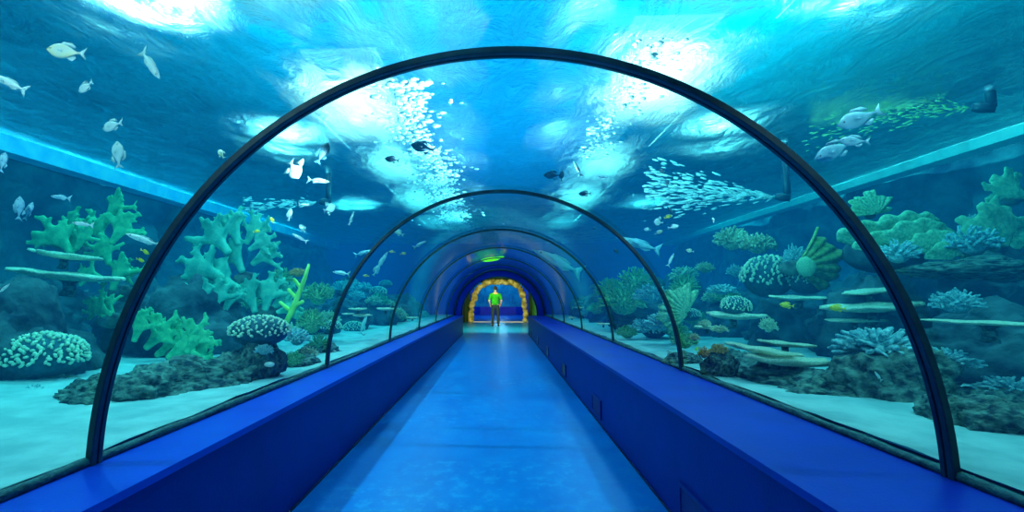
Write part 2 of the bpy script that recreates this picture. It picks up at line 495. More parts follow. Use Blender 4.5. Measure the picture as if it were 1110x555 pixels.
# rippled surface
nx, ny = 90, 150; mb = MB(); vs = []
for j in range(ny + 1):
    y = Y0 + (YR - Y0) * j / ny
    for i in range(nx + 1):
        x = -5.78 + 11.56 * i / nx
        vs.append((x, y, SURF + .018 * nz((x, y, 0), 1.1) + .008 * nz((x, y, 4), 3.5)))
W = nx + 1
mb.add(vs, [(j*W+i, (j+1)*W+i, (j+1)*W+i+1, j*W+i+1) for j in range(ny) for i in range(nx)])
o = link('water_surface', mb.mesh('water_surface', M['surface'], recalc=False)); tag(o, 'rippled water surface overhead seen from below', 'water', kind='stuff')

# hall over the tank
M['hall'] = surf('hall_ceiling_paint', (.0, .34, .60), (.0, .52, .78), scale=.5, rough=.9)
mb = MB(); mb.box((-9, Y0 - 1, 6.2), (9, YR + .5, 6.3)); structure(mb.build('ceiling', M['hall'], smooth=False))
M['panel_0'] = emis('lamp_diffuser_dim', (.45, .95, 1.0), 1.4)
M['panel_1'] = emis('lamp_diffuser_bright', (1.0, 1.0, .86), 7.5)
M['panel_2'] = emis('lamp_diffuser_medium', (.75, 1.0, .95), 5.5)
M['panel_3'] = emis('lamp_diffuser_soft', (.55, .95, 1.0), 2.6)
M['casing'] = surf('lamp_casing', (.3, .32, .33), rough=.5)
k = 0
for s in (-1, 1):
    for i, (y, Ly, st) in enumerate([(3.6, .9, 'panel_0'), (6.1 if s < 0 else 5.6, 1.5, 'panel_1'), (8.6, 1.3, 'panel_2'), (11.2, 1.6, 'panel_2'), (14.2, 1.6, 'panel_3')]):
        wd = .34 if st != 'panel_1' else .46
        t = empty('hanging_lamp', (s * 1.9, y, 4.2))
        tag(t, '%s light panel over the water %s of the tunnel, %s from the camera' % ('bright white' if st == 'panel_1' else 'cyan tinted', 'left' if s < 0 else 'right', ['first', 'second', 'third', 'fourth', 'fifth'][i]), 'lamp', 'light panels above the water')
        mb = MB(); mb.box((-wd, -Ly/2, 0), (wd, Ly/2, .02)); mb.build('diffuser', M[st], t, smooth=False)
        mb = MB(); mb.box((-wd - .06, -Ly/2 - .06, .02), (wd + .06, Ly/2 + .06, .12)); mb.build('casing', M['casing'], t, smooth=False)
        for q in (-1, 1):
            mb = MB(); mb.sweep([(0, q * Ly/3, .12), (0, q * Ly/3, 2.0)], [.012, .012], n=6); mb.build('hanger', M['casing'], t)

# ------------------------------------------------------------------ end of the tunnel
# blue wall with an arched opening
RI = RAD * .83
outer = [(TX - 6.3, .0), (TX - 6.3, 3.4), (TX + 6.3, 3.4), (TX + 6.3, 0)]
mb = MB(); na = 40
inn = [(TX + RI * math.cos(math.pi * i / na), LEDGE + EB * RI * math.sin(math.pi * i / na)) for i in range(na + 1)]
inn = [(TX + RI, 0.0)] + inn + [(TX - RI, 0.0)]
def outp(i):
    t = i / (len(inn) - 1)
    x, z = inn[i]
    if i == 0: return (TX + 6.3, 0.0)
    if i == len(inn) - 1: return (TX - 6.3, 0.0)
    dx, dz = x - TX, z - LEDGE
    k = min(6.3 / max(1e-6, abs(dx)), 2.75 / max(1e-6, dz) if dz > 1e-6 else 1e9)
    return (TX + dx * k, LEDGE + dz * k)
vs = []
for y in (YR, YR + .25):
    vs += [(x, y, z) for x, z in inn] + [(outp(i)[0], y, outp(i)[1]) for i in range(len(inn))]
n = len(inn); fs = []
for i in range(n - 1):
    fs += [(i, i+1, n+i+1, n+i), (2*n+i, 2*n+i+1, 3*n+i+1, 3*n+i), (i, i+1, 2*n+i+1, 2*n+i)]
mb.add(vs, fs); structure(mb.build('wall_end', M['ring_blue'], smooth=False))
mb = MB()
for sgn in (1,):
    pts = [(TX + (RI + .01) * math.cos(math.pi * i / 40), YR - .02, LEDGE + EB * (RI + .01) * math.sin(math.pi * i / 40)) for i in range(41)]
    mb.sweep(pts, [.022] * 41, n=8)
structure(mb.build('trim_7', M['black']))
mb = MB()
pts = [(TX + (RAD - .02) * math.cos(math.pi * i / 40), YR - .03, LEDGE + EB * (RAD - .02) * math.sin(math.pi * i / 40)) for i in range(41)]
mb.sweep(pts, [.03] * 41, n=8)
structure(mb.build('trim_8', M['black']))

# dark lobby behind it
M['lobby'] = surf('dark_lobby_rockwork', (.004, .02, .012), (.02, .07, .03), scale=2, rough=.9, bump=.6, bscale=6)
mb = MB(); mb.box((-2.2, YR + .25, 0), (-1.75, 25.3, 2.6)); structure(mb.build('wall_lobby_left', M['lobby'], smooth=False))
mb = MB(); mb.box((1.80, YR + .25, 0), (2.25, 25.3, 2.6)); structure(mb.build('wall_lobby_right', M['lobby'], smooth=False))
mb = MB(); mb.box((-2.2, YR + .25, 2.6), (2.25, 25.3, 2.7)); structure(mb.build('ceiling_lobby', M['lobby'], smooth=False))
# folded curtain strips on the right lobby wall
M['curtain'] = surf('green_lit_curtain', (.01, .10, .02), (.04, .25, .05), scale=3, rough=.9)
mb = MB(); n = 60; vs = []
for i in range(n + 1):
    y = 19.0 + 4.5 * i / n
    x = 1.66 + .05 * math.sin(i * 1.3)
    vs += [(x, y, .02), (x, y, 2.3)]
mb.add(vs, [(2*i, 2*i+1, 2*i+3, 2*i+2) for i in range(n)])
o = mb.build('curtain', M['curtain']); tag(o, 'dark green pleated curtain on the right of the far lobby', 'curtain')

# rugged lit stone archway
M['stone'] = surf('sandy_artificial_stone', (.35, .28, .06), (1.0, .92, .45), scale=5, rough=.9, bump=1.0, bscale=12, detail=6)
DP = ground(540, 349.3).y
def pz(px, py, d=DP): return P(px, py, d)
mb = MB(); random.seed(3)
ctr = [(511, 349.5), (510.5, 340), (512, 330), (514.5, 320), (519, 312), (526, 307.2), (535, 305.6), (545, 305.6), (555, 306.5), (561.5, 310), (565.5, 317), (568, 326), (569.3, 336), (569, 349.5)]
for i in range(len(ctr) - 1):
    a, b = pz(*ctr[i]), pz(*ctr[i + 1])
    for t in range(5):
        p = a.lerp(b, t / 5)
        r = random.uniform(.10, .165)
        mb.ball(p + Vector((random.uniform(-.03, .03), random.uniform(-.1, .1), random.uniform(-.03, .03))), (r, r * 1.3, r), 2)
me = fused(mb, 'stone_archway', M['stone'], .035, 1)
for v in me.vertices:
    v.co += v.normal * .05 * turb(v.co, 4, 1); v.co.z = max(v.co.z, 0.0)
o = link('stone_archway', me); tag(o, 'rugged yellow-lit stone archway around the far doorway', 'archway')
# dark infill between archway and lobby walls
mb = MB()
mb.box((-1.75, DP + .12, 0), (pz(510, 0).x, DP + .3, 2.6)); mb.box((pz(570, 0).x, DP + .12, 0), (1.80, DP + .3, 2.6)); mb.box((-1.75, DP + .12, pz(0, 307).z), (1.80, DP + .3, 2.6))
structure(mb.build('wall_lobby_end', M['lobby'], smooth=False))
M['sill'] = surf('pale_threshold', (.8, .78, .6), rough=.5, emit=((.9, .85, .6), .25))  # cream strip with an added glow; it is no lamp
mb = MB(); mb.box((pz(508, 0).x, DP - .05, 0), (pz(571, 0).x, DP + .2, .03)); structure(mb.build('trim_9', M['sill'], smooth=False))

# blue viewing room beyond
M['far_room'] = surf('far_room_blue', (.0, .05, .55), (.0, .08, .7), scale=3, rough=.5)
mb = MB()
pts = [(-1.9, 34.3), (-1.35, 35.0), (1.25, 35.0), (1.8, 34.3), (1.8, 35.6), (-1.9, 35.6)]
mb.add([(x, y, 0) for x, y in pts] + [(x, y, .58) for x, y in pts], [(0,1,2,3,4,5), (6,7,8,9,10,11)] + [(i, (i+1) % 6, 6 + (i+1) % 6, 6 + i) for i in range(6)])
structure(mb.build('wall_far_bench', M['far_room'], smooth=False))
for s, nm in ((-1, 'wall_far_room_left'), (1, 'wall_far_room_right')):
    mb = MB(); xx = -1.95 if s < 0 else 1.85
    mb.box((min(xx, xx + s * .2), DP + .3, 0), (max(xx, xx + s * .2), 38, 3)); structure(mb.build(nm, M['far_room'], smooth=False))
mb = MB(); mb.box((-2.2, DP + .3, 3.0), (2.2, 38, 3.1)); structure(mb.build('ceiling_far_room', M['far_room'], smooth=False))
M['far_tank'] = surf('far_tank_glow', (.0, .10, .30), (.02, .42, .60), scale=1.6, rough=.9, detail=6, emit=((.0, .22, .55), .25))  # backdrop wall; its added glow stands in for lit tank water
mb = MB(); mb.box((-2.2, 37.8, .3), (2.2, 38.0, 3.0)); structure(mb.build('wall_far_tank', M['far_tank'], smooth=False))
mb = MB()
mb.add([(-1.9, 35.3, .58), (1.8, 35.3, .58), (1.8, 35.3, 3.0), (-1.9, 35.3, 3.0)], [(0, 1, 2, 3)])
structure(mb.build('window_9', M['acrylic'], smooth=False))
mb = MB()
for x in (-1.0, .9): mb.box((x - .03, 35.22, .58), (x + .03, 35.32, 3.0))
mb.box((-1.9, 35.2, .58), (1.8, 35.34, .66))
structure(mb.build('trim_10', M['far_tank'], smooth=False))

# green reflection in the vault, put in as a glowing shape on a stem
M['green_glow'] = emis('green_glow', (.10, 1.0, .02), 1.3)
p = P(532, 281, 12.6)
t = empty('green_reflection', p); tag(t, 'green reflection streak under the tunnel vault, built as a glowing shape', 'lamp')
mb = MB(); mb.ball((0, 0, 0), (.27, .1, .055), 3, rot=Matrix.Rotation(-.12, 3, 'Y')); mb.ball((.17, 0, .03), (.2, .07, .035), 2, rot=Matrix.Rotation(-.2, 3, 'Y')); mb.build('streak_glow', M['green_glow'], t)
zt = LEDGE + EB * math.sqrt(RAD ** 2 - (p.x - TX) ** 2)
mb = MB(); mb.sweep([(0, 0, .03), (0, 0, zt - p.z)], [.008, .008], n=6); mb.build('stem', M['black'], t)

# @@PART2@@
# ------------------------------------------------------------------ reef prototypes
def rock_mesh(seed, mat, n=5, rough=.34):
    vs, fs = ico(n); out = []
    for v in vs:
        k = 1 + rough * turb(v, 1.3, seed, 5) + .16 * abs(turb(v, 4.5, seed, 3)) - .05
        out.append(v * k)
    return MB().add(out, fs).mesh('rock', mat)
ROCKS = [rock_mesh(11 + 5 * i, M['rock']) for i in range(5)]
DROCKS = []
for me in ROCKS:
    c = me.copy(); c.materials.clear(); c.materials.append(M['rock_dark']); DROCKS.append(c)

def frond_mesh(seed, mat, nf=5, fat=1.0, spread=62):
    """one antler-like blade, one unit tall, growing along +z, thin along y"""
    rnd = random.Random(seed); mb = MB()
    bend = rnd.uniform(-.12, .12)
    tr = [(0, 0, -.06), (bend * .2, 0, .12), (bend * .6, .02, .28), (bend, .03, .42), (bend, .03, .50)]
    mb.sweep(tr, [(.06, .055), (.085 * fat, .05), (.15 * fat, .045), (.20 * fat, .04), (.12, .025)], n=12)
    for k in range(nf):
        a = R(-spread + 2 * spread * k / (nf - 1) + rnd.uniform(-7, 7))
        L = rnd.uniform(.28, .46); w = rnd.uniform(.050, .072) * fat
        b = Vector((bend + math.sin(a) * .08, .02, .36 + rnd.uniform(-.10, .04) - .08 * abs(math.sin(a))))
        cur = rnd.uniform(-.3, .3); yb = rnd.uniform(-.08, .08)
        pts = []; rr = []
        for t in range(6):
            q = t / 5; aa = a + cur * q
            pts.append(b + Vector((math.sin(aa) * L * q, yb * q * q, math.cos(aa) * L * q)))
            rr.append((w * (1.2 - .45 * q), .036 - .012 * q))
        pts.append(pts[-1] + (pts[-1] - pts[-2]) * .18); rr.append((w * .38, .012))
        mb.sweep(pts, rr, n=10)
        for _ in range(2):
            i = rnd.choice((2, 3, 4)); sgn = rnd.choice((-1, 1)); aa = a + sgn * R(rnd.uniform(35, 60)); l2 = L * rnd.uniform(.2, .34)
            p = pts[i]; e = p + Vector((math.sin(aa) * l2, 0, math.cos(aa) * l2))
            mb.capsule(p, e, w * .75, w * .58, .42, n=8)
    return fused(mb, 'branch', mat, .022, 4)
FR = [frond_mesh(s, M['elk'], n) for s, n in ((1, 5), (2, 4), (3, 6), (4, 5))]
FR2 = [frond_mesh(s, M['elk2'], n) for s, n in ((5, 6), (6, 5), (7, 7), (8, 5))]
FAT = [frond_mesh(9, M['lettuce'], 3, 2.0, 58), frond_mesh(10, M['lettuce'], 4, 1.7, 66)]

def nubby_mesh(seed, n, mat_body, mat_nub, flat=.6, size=.058):
    rnd = random.Random(seed); mb = MB()
    mb.ball((0, 0, 0), (.95, .95, flat), 3, 0)
    ga = math.pi * (3 - math.sqrt(5))
    for i in range(n):
        z = 1 - 1.25 * (i + .5) / n
        r = math.sqrt(max(0, 1 - z * z)); th = ga * i + rnd.uniform(-.12, .12)
        nv = Vector((r * math.cos(th), r * math.sin(th), z))
        p = Vector((nv.x, nv.y, nv.z * flat)) * (1 + .06 * nz(nv, 2, seed))
        s = size * rnd.uniform(.75, 1.2)
        rot = nv.to_track_quat('Z', 'Y').to_matrix() @ Matrix.Rotation(rnd.uniform(0, 3), 3, 'Z')
        mb.ball(p, (s * 1.25, s * .72, s * 1.0), 1, 1, rot)
    return mb.mesh('nubby', [mat_body, mat_nub])
NUB = nubby_mesh(1, 330, M['nub_body'], M['nub'])
NUB2 = nubby_mesh(2, 190, M['nub_body'], M['nub'], .6, .060)

def finger_mesh(seed, n, mat, flat=.7, r0=.10, r1=.085, tip=1.0):
    rnd = random.Random(seed); mb = MB(); mb.ball((0, 0, 0), (.6, .6, .6 * flat), 2)
    ga = math.pi * (3 - math.sqrt(5))
    for i in range(n):
        z = 1 - 1.15 * (i + .5) / n
        r = math.sqrt(max(0, 1 - z * z)); th = ga * i + rnd.uniform(-.2, .2)
        d = Vector((r * math.cos(th), r * math.sin(th), z * flat))
        L = rnd.uniform(.82, 1.08)
        e = d * L + Vector((rnd.uniform(-.06, .06), rnd.uniform(-.06, .06), rnd.uniform(-.04, .06)))
        side = Vector((rnd.uniform(-1, 1), rnd.uniform(-1, 1), rnd.uniform(-1, 1)))
        mb.capsule(d * .45, e, r0, r1 * rnd.uniform(.7, 1.2), tip, side, 7)
        if rnd.random() < .7:
            f = d.lerp(e, .3) * .9; k = f + (d.normalized() + Vector((rnd.uniform(-1, 1), rnd.uniform(-1, 1), rnd.uniform(-.5, .8)))).normalized() * .28
            mb.capsule(f, k, r1 * .8, r1 * .65, tip, side, 6)
    return mb.mesh('finger_coral', mat)
FING = [finger_mesh(3, 70, M['finger']), finger_mesh(4, 95, M['finger'], .6, .08, .07)]
FINGB = [finger_mesh(5, 70, M['finger_b'], .6, .09, .10, .6), finger_mesh(6, 60, M['finger_b'], .75, .09, .08)]
FINGO = [finger_mesh(7, 60, M['orange'], .8, .08, .08), finger_mesh(8, 45, M['orange'], .9, .1, .09)]
BUSH = [finger_mesh(12, 110, M['bush'], .85, .045, .05, .5), finger_mesh(13, 90, M['bush'], .95, .05, .045, .5)]

def plate_parts(seed, mat):
    rnd = random.Random(seed); ph = [rnd.uniform(0, 6.28) for _ in range(5)]
    def fn(u, v):
        th = 2 * math.pi * u
        rim = 1 + .09 * math.sin(3 * th + ph[0]) + .06 * math.sin(5 * th + ph[1]) + .05 * math.sin(9 * th + ph[2]) + .03 * math.sin(17 * th + ph[3])
        r = (.02 + .98 * v) * rim
        return (r * math.cos(th), r * math.sin(th), .16 * v * v + .02 * math.sin(6 * th + ph[4]) * v + .012 * nz((r * math.cos(th), r * math.sin(th), seed), 6))
    plate = MB().sheet(fn, 56, 12, .075).mesh('plate', mat)
    st = MB(); st.sweep([(0, 0, -.75), (.02, 0, -.45), (0, 0, -.15), (0, 0, .03)], [.22, .15, .17, .42], n=12)
    return plate, st.mesh('stalk', M['rock'])
PLATES = [plate_parts(s, M['plate']) for s in (1, 2, 3, 4)]

def shelf_mesh(seed, nl=9):
    rnd = random.Random(seed); p0 = rnd.uniform(0, 6)
    def fn(u, v):
        th = math.pi * (u * 1.1 - .05)
        sc = 1 + .07 * abs(math.sin(nl * th * .5 + p0)) * v
        r = (.15 + .85 * v) * sc
        return (r * math.cos(th), -r * math.sin(th) * .75, .55 * v ** 1.6 * .5 + .045 * v * math.sin(nl * th + p0))
    return MB().sheet(fn, 60, 10, .11).mesh('lobe', M['lettuce'])
SHELF = [shelf_mesh(s, n) for s, n in ((1, 9), (2, 7), (3, 11))]
def ridged_mesh(seed, mat, half=75):
    rnd = random.Random(seed); p0 = rnd.uniform(0, 6)
    def fn(u, v):
        th = R(-half + 2 * half * u)
        r = (.05 + .95 * v) * (1 + .10 * math.sin(7 * th + p0) * v + .05 * math.sin(17 * th) * v)
        return (r * math.sin(th), .22 * v * v + .06 * v * math.sin(26 * th + p0), r * math.cos(th))
    return MB().sheet(fn, 90, 12, .05).mesh('leaf', mat)
RIDGE = [ridged_mesh(1, M['leafy'], 33), ridged_mesh(2, M['lettuce'])]

UP = Vector((0, 0, 1))
def pxm(px, py, d):
    """metres per photo pixel at that place"""
    return (P(px + 1, py, d) - P(px, py, d)).length
def mesh_at(name, me, loc, scale, rotz=0, tilt=0, label=None, cat='coral', group=None):
    o = link(name, me); o.location = loc; o.rotation_euler = (tilt, 0, rotz)
    w = (1 + math.cos(math.atan2(loc[0], loc[1]))) / 2
    o.scale = (scale[0] * w, scale[1] * w, scale[2])
    return tag(o, label, cat, group)

def elkhorn(label, px, py, d, fronds, group=None):
    """fronds: (px, py, angle from vertical, length px, prototype, yaw)"""
    base = P(px, py, d); t = empty('elkhorn_coral', base); tag(t, label, 'coral', group)
    k = pxm(px, py, d)
    for i, (fx, fy, ang, ln, me, yaw) in enumerate(fronds):
        q = P(fx, fy, d + .10 * ((i % 3) - 1)) - base
        m = Matrix.Translation(q) @ Matrix.Rotation(R(yaw), 4, 'Z') @ Matrix.Rotation(R(ang), 4, 'Y') @ Matrix.Scale(ln * k, 4)
        link('branch', me, t, m)
    mb = MB(); mb.ball((0, .1, -.05), (14 * k, 12 * k, 9 * k), 2); mb.build('base', M['rock'], t)
    return t
def plate(label, px, py, d, wpx, seed=0, tilt=0, roll=0, thick=1.0, squash=.7, group=None, stalk=True):
    v = ray(px, py); phi = math.atan2(v.x, v.y)
    base = P(px, py, d); k = pxm(px, py, d) * wpx / 2.15 * math.cos(phi)
    t = empty('plate_coral', base); tag(t, label, 'coral', group)
    t.rotation_euler = (R(tilt * .4), R(roll), -phi)
    pm, sm = PLATES[seed % 4]
    link('plate', pm, t, Matrix.Diagonal((k, k * squash, k * thick, 1)))
    if stalk: link('stalk', sm, t, Matrix.Translation((0, .15 * k, 0)) @ Matrix.Diagonal((k * .8, k * .6, k * .55, 1)))
    return t
def rock(label, px, py, d, w, dep, h, seed=0, dark=False, group=None, rz=None):
    me = (DROCKS if dark else ROCKS)[seed % 5]
    return mesh_at('reef_rock', me, P(px, py, d), (w / 2, dep / 2, h / 2), seed * 1.1 if rz is None else rz, 0, label, 'rock', group)

# ------------------------------------------------------------------ left reef
rock('dark broad rock under the knobbly dome at the far left edge', 52, 432, 3.35, .78, .55, .42, 0, rz=.2)
mesh_at('knobbly_coral', NUB, P(46, 386, 3.3), (.31, .27, .27), .3, 0, 'dark dome coral covered in bright knobs at the left edge')
mesh_at('finger_coral', FINGB[1], P(38, 428, 3.0), (.10, .08, .07), 0, 0, 'small ring of bluish coral low on the rock at the far left')
elkhorn('green antler coral fan left of the tall one at the upper left', 75, 268, 4.6, [(76, 272, -32, 62, FR[0], 10), (80, 270, -6, 60, FR[2], -15), (70, 272, -58, 40, FR[1], 20), (84, 268, 30, 44, FR[3], 0)])
elkhorn('tall green antler coral stacked upward beside the nearest arch at left', 124, 312, 4.7, [(122, 312, 5, 52, FR[1], 0), (118, 285, -12, 48, FR[3], 20), (112, 262, -25, 58, FR[0], -10), (122, 262, 35, 50, FR[2], 10), (116, 240, 12, 52, FR[1], -10), (126, 300, 75, 38, FR[3], 0), (108, 300, -65, 36, FR[2], 0)])
plate('upper of two long stippled plate corals at the left edge', 70, 280, 4.1, 84, 0, 10, 6, 1.0, .8)
plate('lower and longer of two stippled plate corals at the left edge', 76, 303, 3.9, 128, 1, 9, 5, .8, .7)
elkhorn('low flat green antler coral just left of the nearest arch', 112, 342, 4.3, [(118, 340, -72, 44, FR[1], 0), (112, 342, -45, 36, FR[3], 0), (122, 338, -20, 34, FR[0], 10)])
elkhorn('big teal antler coral reaching highest behind the nearest arch at left', 262, 298, 5.1, [
    (246, 272, -44, 66, FR2[0], 0), (258, 262, -18, 56, FR2[2], 10), (268, 262, 18, 52, FR2[1], -10), (240, 300, -62, 70, FR2[3], 15), (262, 292, -30, 60, FR2[2], -15),
    (275, 285, 48, 52, FR2[0], 0), (256, 312, -72, 64, FR2[1], 0), (272, 270, 62, 44, FR2[3], 0)])
elkhorn('teal antler coral with short upright blades in the middle of the left reef', 226, 334, 4.9, [(218, 336, -24, 48, FR2[1], 0), (232, 336, 4, 54, FR2[0], 15), (244, 336, 28, 48, FR2[2], -10), (208, 338, -50, 42, FR2[3], 0)])
elkhorn('teal antler coral fanning right beside the yellow sea whip', 284, 334, 5.2, [(276, 336, -22, 56, FR2[2], 0), (288, 334, 10, 58, FR2[3], 10), (298, 332, 40, 54, FR2[0], -10), (302, 338, 66, 40, FR2[1], 0)])
elkhorn('bright green antler coral spreading low between the nearest arch and the rock stack', 186, 380, 4.2, [
    (146, 368, 22, 46, FR[2], 0), (160, 376, 48, 56, FR[0], 10), (172, 384, 62, 60, FR[3], -10), (184, 386, 40, 54, FR[1], 0), (196, 388, 66, 54, FR[2], 10),
    (186, 374, 14, 46, FR[3], 0), (204, 380, 34, 50, FR[0], 10), (150, 356, -34, 30, FR[1], 0), (208, 388, 88, 42, FR[1], 0)])
# yellow sea whip
t = empty('sea_whip', P(310, 350, 5.0)); tag(t, 'thin yellow-green sea whip leaning right on the left reef', 'coral')
def pl(px, py, d, o): return P(px, py, d) - o
o0 = P(310, 350, 5.0)
mb = MB(); mb.sweep([pl(309, 352, 5, o0), pl(316, 338, 5, o0), pl(324, 318, 5, o0), pl(331, 300, 5, o0), pl(335, 286, 5, o0)], [.03, .032, .028, .024, .014], n=8); mb.build('stem', M['whip'], t)
for a, b in (((316, 338), (304, 328)), ((322, 324), (313, 314)), ((326, 312), (319, 303)), ((319, 331), (328, 327))):
    mb = MB(); mb.capsule(pl(*a, 5, o0), pl(*b, 5, o0), .022, .018); mb.build('branch', M['whip'], t)
# the rock stack near the glass
g0 = ground(283, 414, .63)
rock('rock stack close to the glass carrying the small knobbly coral', 283, 391, g0.y, .36, .34, .44, 2, rz=.4)
mesh_at('knobbly_coral', NUB2, P(282, 359, g0.y), (.235, .19, .20), .2, 0, 'small dark coral with white knobs capping the rock stack at left')
mesh_at('finger_coral', FINGB[0], P(286, 381, g0.y - .16), (.068, .05, .07), 0, 0, 'small blue-white coral on the front of the left rock stack')
mesh_at('finger_coral', FING[1], P(258, 392, g0.y + .1), (.08, .06, .09), 0, 0, 'small olive coral at the left foot of the rock stack')
t = mesh_at('shell', MB().ball((0, 0, 0), (1, .6, .55), 3).mesh('shell', M['shell']), P(292, 395, g0.y - .15), (.042, .03, .036), 0, 0, 'pale oval shell resting low on the left rock stack', 'shell')
for i, (px, py, d, r, me, lb) in enumerate([
    (345, 322, 6.0, .20, BUSH[0], 'feathery teal bush coral right of the yellow sea whip'),
    (338, 352, 5.2, .17, BUSH[1], 'spiky bush coral above the sand right of the rock stack'),
    (322, 368, 4.6, .13, FINGB[1], 'low bluish bush coral just right of the small knobbly coral'),
    (318, 392, 4.3, .10, BUSH[0], 'small dark bush coral right of the pale shell'),
    (332, 385, 4.7, .11, FING[1], 'pale ringed coral on the sand edge left of the second arch'),
    (346, 374, 5.3, .13, BUSH[1], 'bush coral touching the left foot of the second arch'),
    (305, 304, 6.0, .16, BUSH[1], 'dim bush coral between the teal antlers and the sea whip')]):
    mesh_at('bush_coral', me, P(px, py, d), (r, r * .9, r), i, 0, lb)
t = mesh_at('finger_coral', FINGO[0], P(323, 297, 5.6), (.10, .07, .08), 0, 0, 'small pinkish coral tucked behind the sea whip')

# ------------------------------------------------------------------ right reef
mesh_at('finger_coral', FING[0], P(793, 263, 6.6), (.22, .18, .26), 0, 0, 'tall olive knobbly coral highest on the right reef under the pale beam')
mesh_at('finger_coral', FING[1], P(822, 268, 6.2), (.26, .20, .24), .7, 0, 'rounded olive knobbly coral right of the tall one under the beam')
mesh_at('finger_coral', FING[1], P(764, 292, 7.2), (.15, .13, .15), 1.2, 0, 'small green knobbly coral at the left end of the right reef')
mesh_at('finger_coral', FINGB[1], P(798, 296, 6.4), (.13, .1, .13), .4, 0, 'small bluish knobbly coral below the tall olive one')
mesh_at('knobbly_coral', NUB2, P(833, 300, 5.6), (.34, .22, .40), .2, R(10), 'dark coral with cream knobs, left half of the wide right-hand cluster')
mesh_at('knobbly_coral', NUB2, P(873, 304, 5.5), (.30, .22, .26), 1.1, R(10), 'dark coral with cream knobs, right half of the wide right-hand cluster')
mesh_at('knobbly_coral', NUB2, P(798, 332, 5.4), (.19, .15, .18), .6, R(8), 'white-knobbed coral standing on the small curved plate at right')
mesh_at('finger_coral', FINGB[0], P(782, 316, 6.0), (.18, .14, .12), .6, 0, 'dim bluish coral above the white-knobbed coral at right')
def leaf(label, px, py, d, wpx, me, ang=0, yaw=0, n=3):
    t = empty('leaf_coral', P(px, py, d)); tag(t, label, 'coral'); k = pxm(px, py, d) * wpx
    for i in range(n):
        a = ang + (i - (n - 1) / 2) * 24
        link('leaf', me, t, Matrix.Translation((0, .05 * i, 0)) @ Matrix.Rotation(R(yaw), 4, 'Z') @ Matrix.Rotation(R(a), 4, 'Y') @ Matrix.Scale(k * (1 - .12 * i), 4))
    mb = MB(); mb.ball((0, .08, 0), (k * .22, k * .2, k * .16), 2); mb.build('base', M['rock'], t)
    return t
leaf('yellow-green ridged leaf coral sweeping right, left of the nearest arch', 862, 290, 5.1, 56, RIDGE[0], 80, 0, 2)
mesh_at('bush_coral', FINGB[1], P(862, 282, 5.3), (.12, .1, .2), 0, 0, 'small upright coral left of the yellow-green leaf coral')
mesh_at('boulder_coral', rock_mesh(70, M['lettuce'], 3, .12), P(874, 289, 4.95), (.10, .07, .10), 0, 0, 'smooth round green coral in front of the yellow-green leaf coral')
plate('thin cream plate coral below the wide knobbly cluster at right', 866, 325, 5.0, 70, 0, 8, 2, .7, .7)
plate('pale plate coral tucked behind the right leg of the nearest arch, upper one', 942, 318, 4.4, 66, 2, 16, -6, .8, .8)
plate('long pale plate coral crossing behind the right leg of the nearest arch', 945, 337, 4.2, 112, 1, 10, -3, .9, .7)
plate('thin narrow plate coral beneath the long pale plate at right', 925, 349, 4.3, 70, 3, 4, -1, .5, .7)
plate('curved plate coral carrying the white-knobbed coral at right', 795, 345, 5.2, 66, 3, 8, 2, 1.0, .7)
plate('small plate coral with cream tufts left of the curved plate', 766, 356, 5.0, 30, 2, 8, 0, 1.0, .7)
mesh_at('finger_coral', FING[0], P(764, 352, 4.9), (.06, .05, .06), 0, 0, 'cream tuft coral standing on the small plate')
mesh_at('finger_coral', FING[1], P(780, 358, 4.8), (.08, .06, .07), 0, 0, 'cream tuft coral at the right rim of the small plate')
mesh_at('finger_coral', FING[1], P(833, 355, 4.9), (.08, .07, .14), 0, 0, 'grey knobbly coral at the right end of the curved plate')
plate('topmost of the three stepped plate corals at lower right', 851, 375, 3.85, 64, 0, 7, 4, .8, .34)
plate('middle of the three stepped plate corals at lower right', 828, 383, 3.75, 84, 1, 9, 8, .8, .34)
plate('lowest and widest of the three stepped plate corals at lower right', 852, 395, 3.6, 104, 2, 12, 2, 1.0, .34)
gr = ground(776, 407, .66)
rock('rounded rock close to the glass with orange coral, right of the second arch', 779, 399, gr.y, .27, .26, .26, 3)
mesh_at('finger_coral', FINGO[0], P(779, 381, gr.y - .02), (.065, .06, .07), 0, 0, 'larger orange bushy coral on the rounded rock at right')
mesh_at('finger_coral', FINGO[1], P(763, 384, gr.y), (.045, .045, .06), 0, 0, 'smaller orange bushy coral at the left of the rounded rock')
mesh_at('finger_coral', FING[1], P(753, 367, gr.y + .15), (.04, .04, .06), 0, 0, 'tiny cream coral behind the orange corals')
# big front rock and its crown
rock('large dark rock on the sand behind the right leg of the nearest arch', 972, 424, 3.2, .86, .60, .56, 1, rz=0)
mesh_at('finger_coral', FINGB[0], P(952, 379, 3.3), (.29, .22, .19), .4, 0, 'wide blue-green coral crown on the large right rock, left of the arch leg')
mesh_at('finger_coral', FINGB[0], P(1018, 393, 3.2), (.22, .18, .12), 1.6, 0, 'blue-green coral crown on the large right rock, right of the arch leg')
rock('dark rock at the right edge of the picture', 1086, 452, 2.95, .62, .55, .36, 4, rz=.5)
mesh_at('finger_coral', FINGB[0], P(1098, 425, 2.95), (.21, .18, .11), .9, 0, 'blue-green finger coral capping the rock at the right edge')
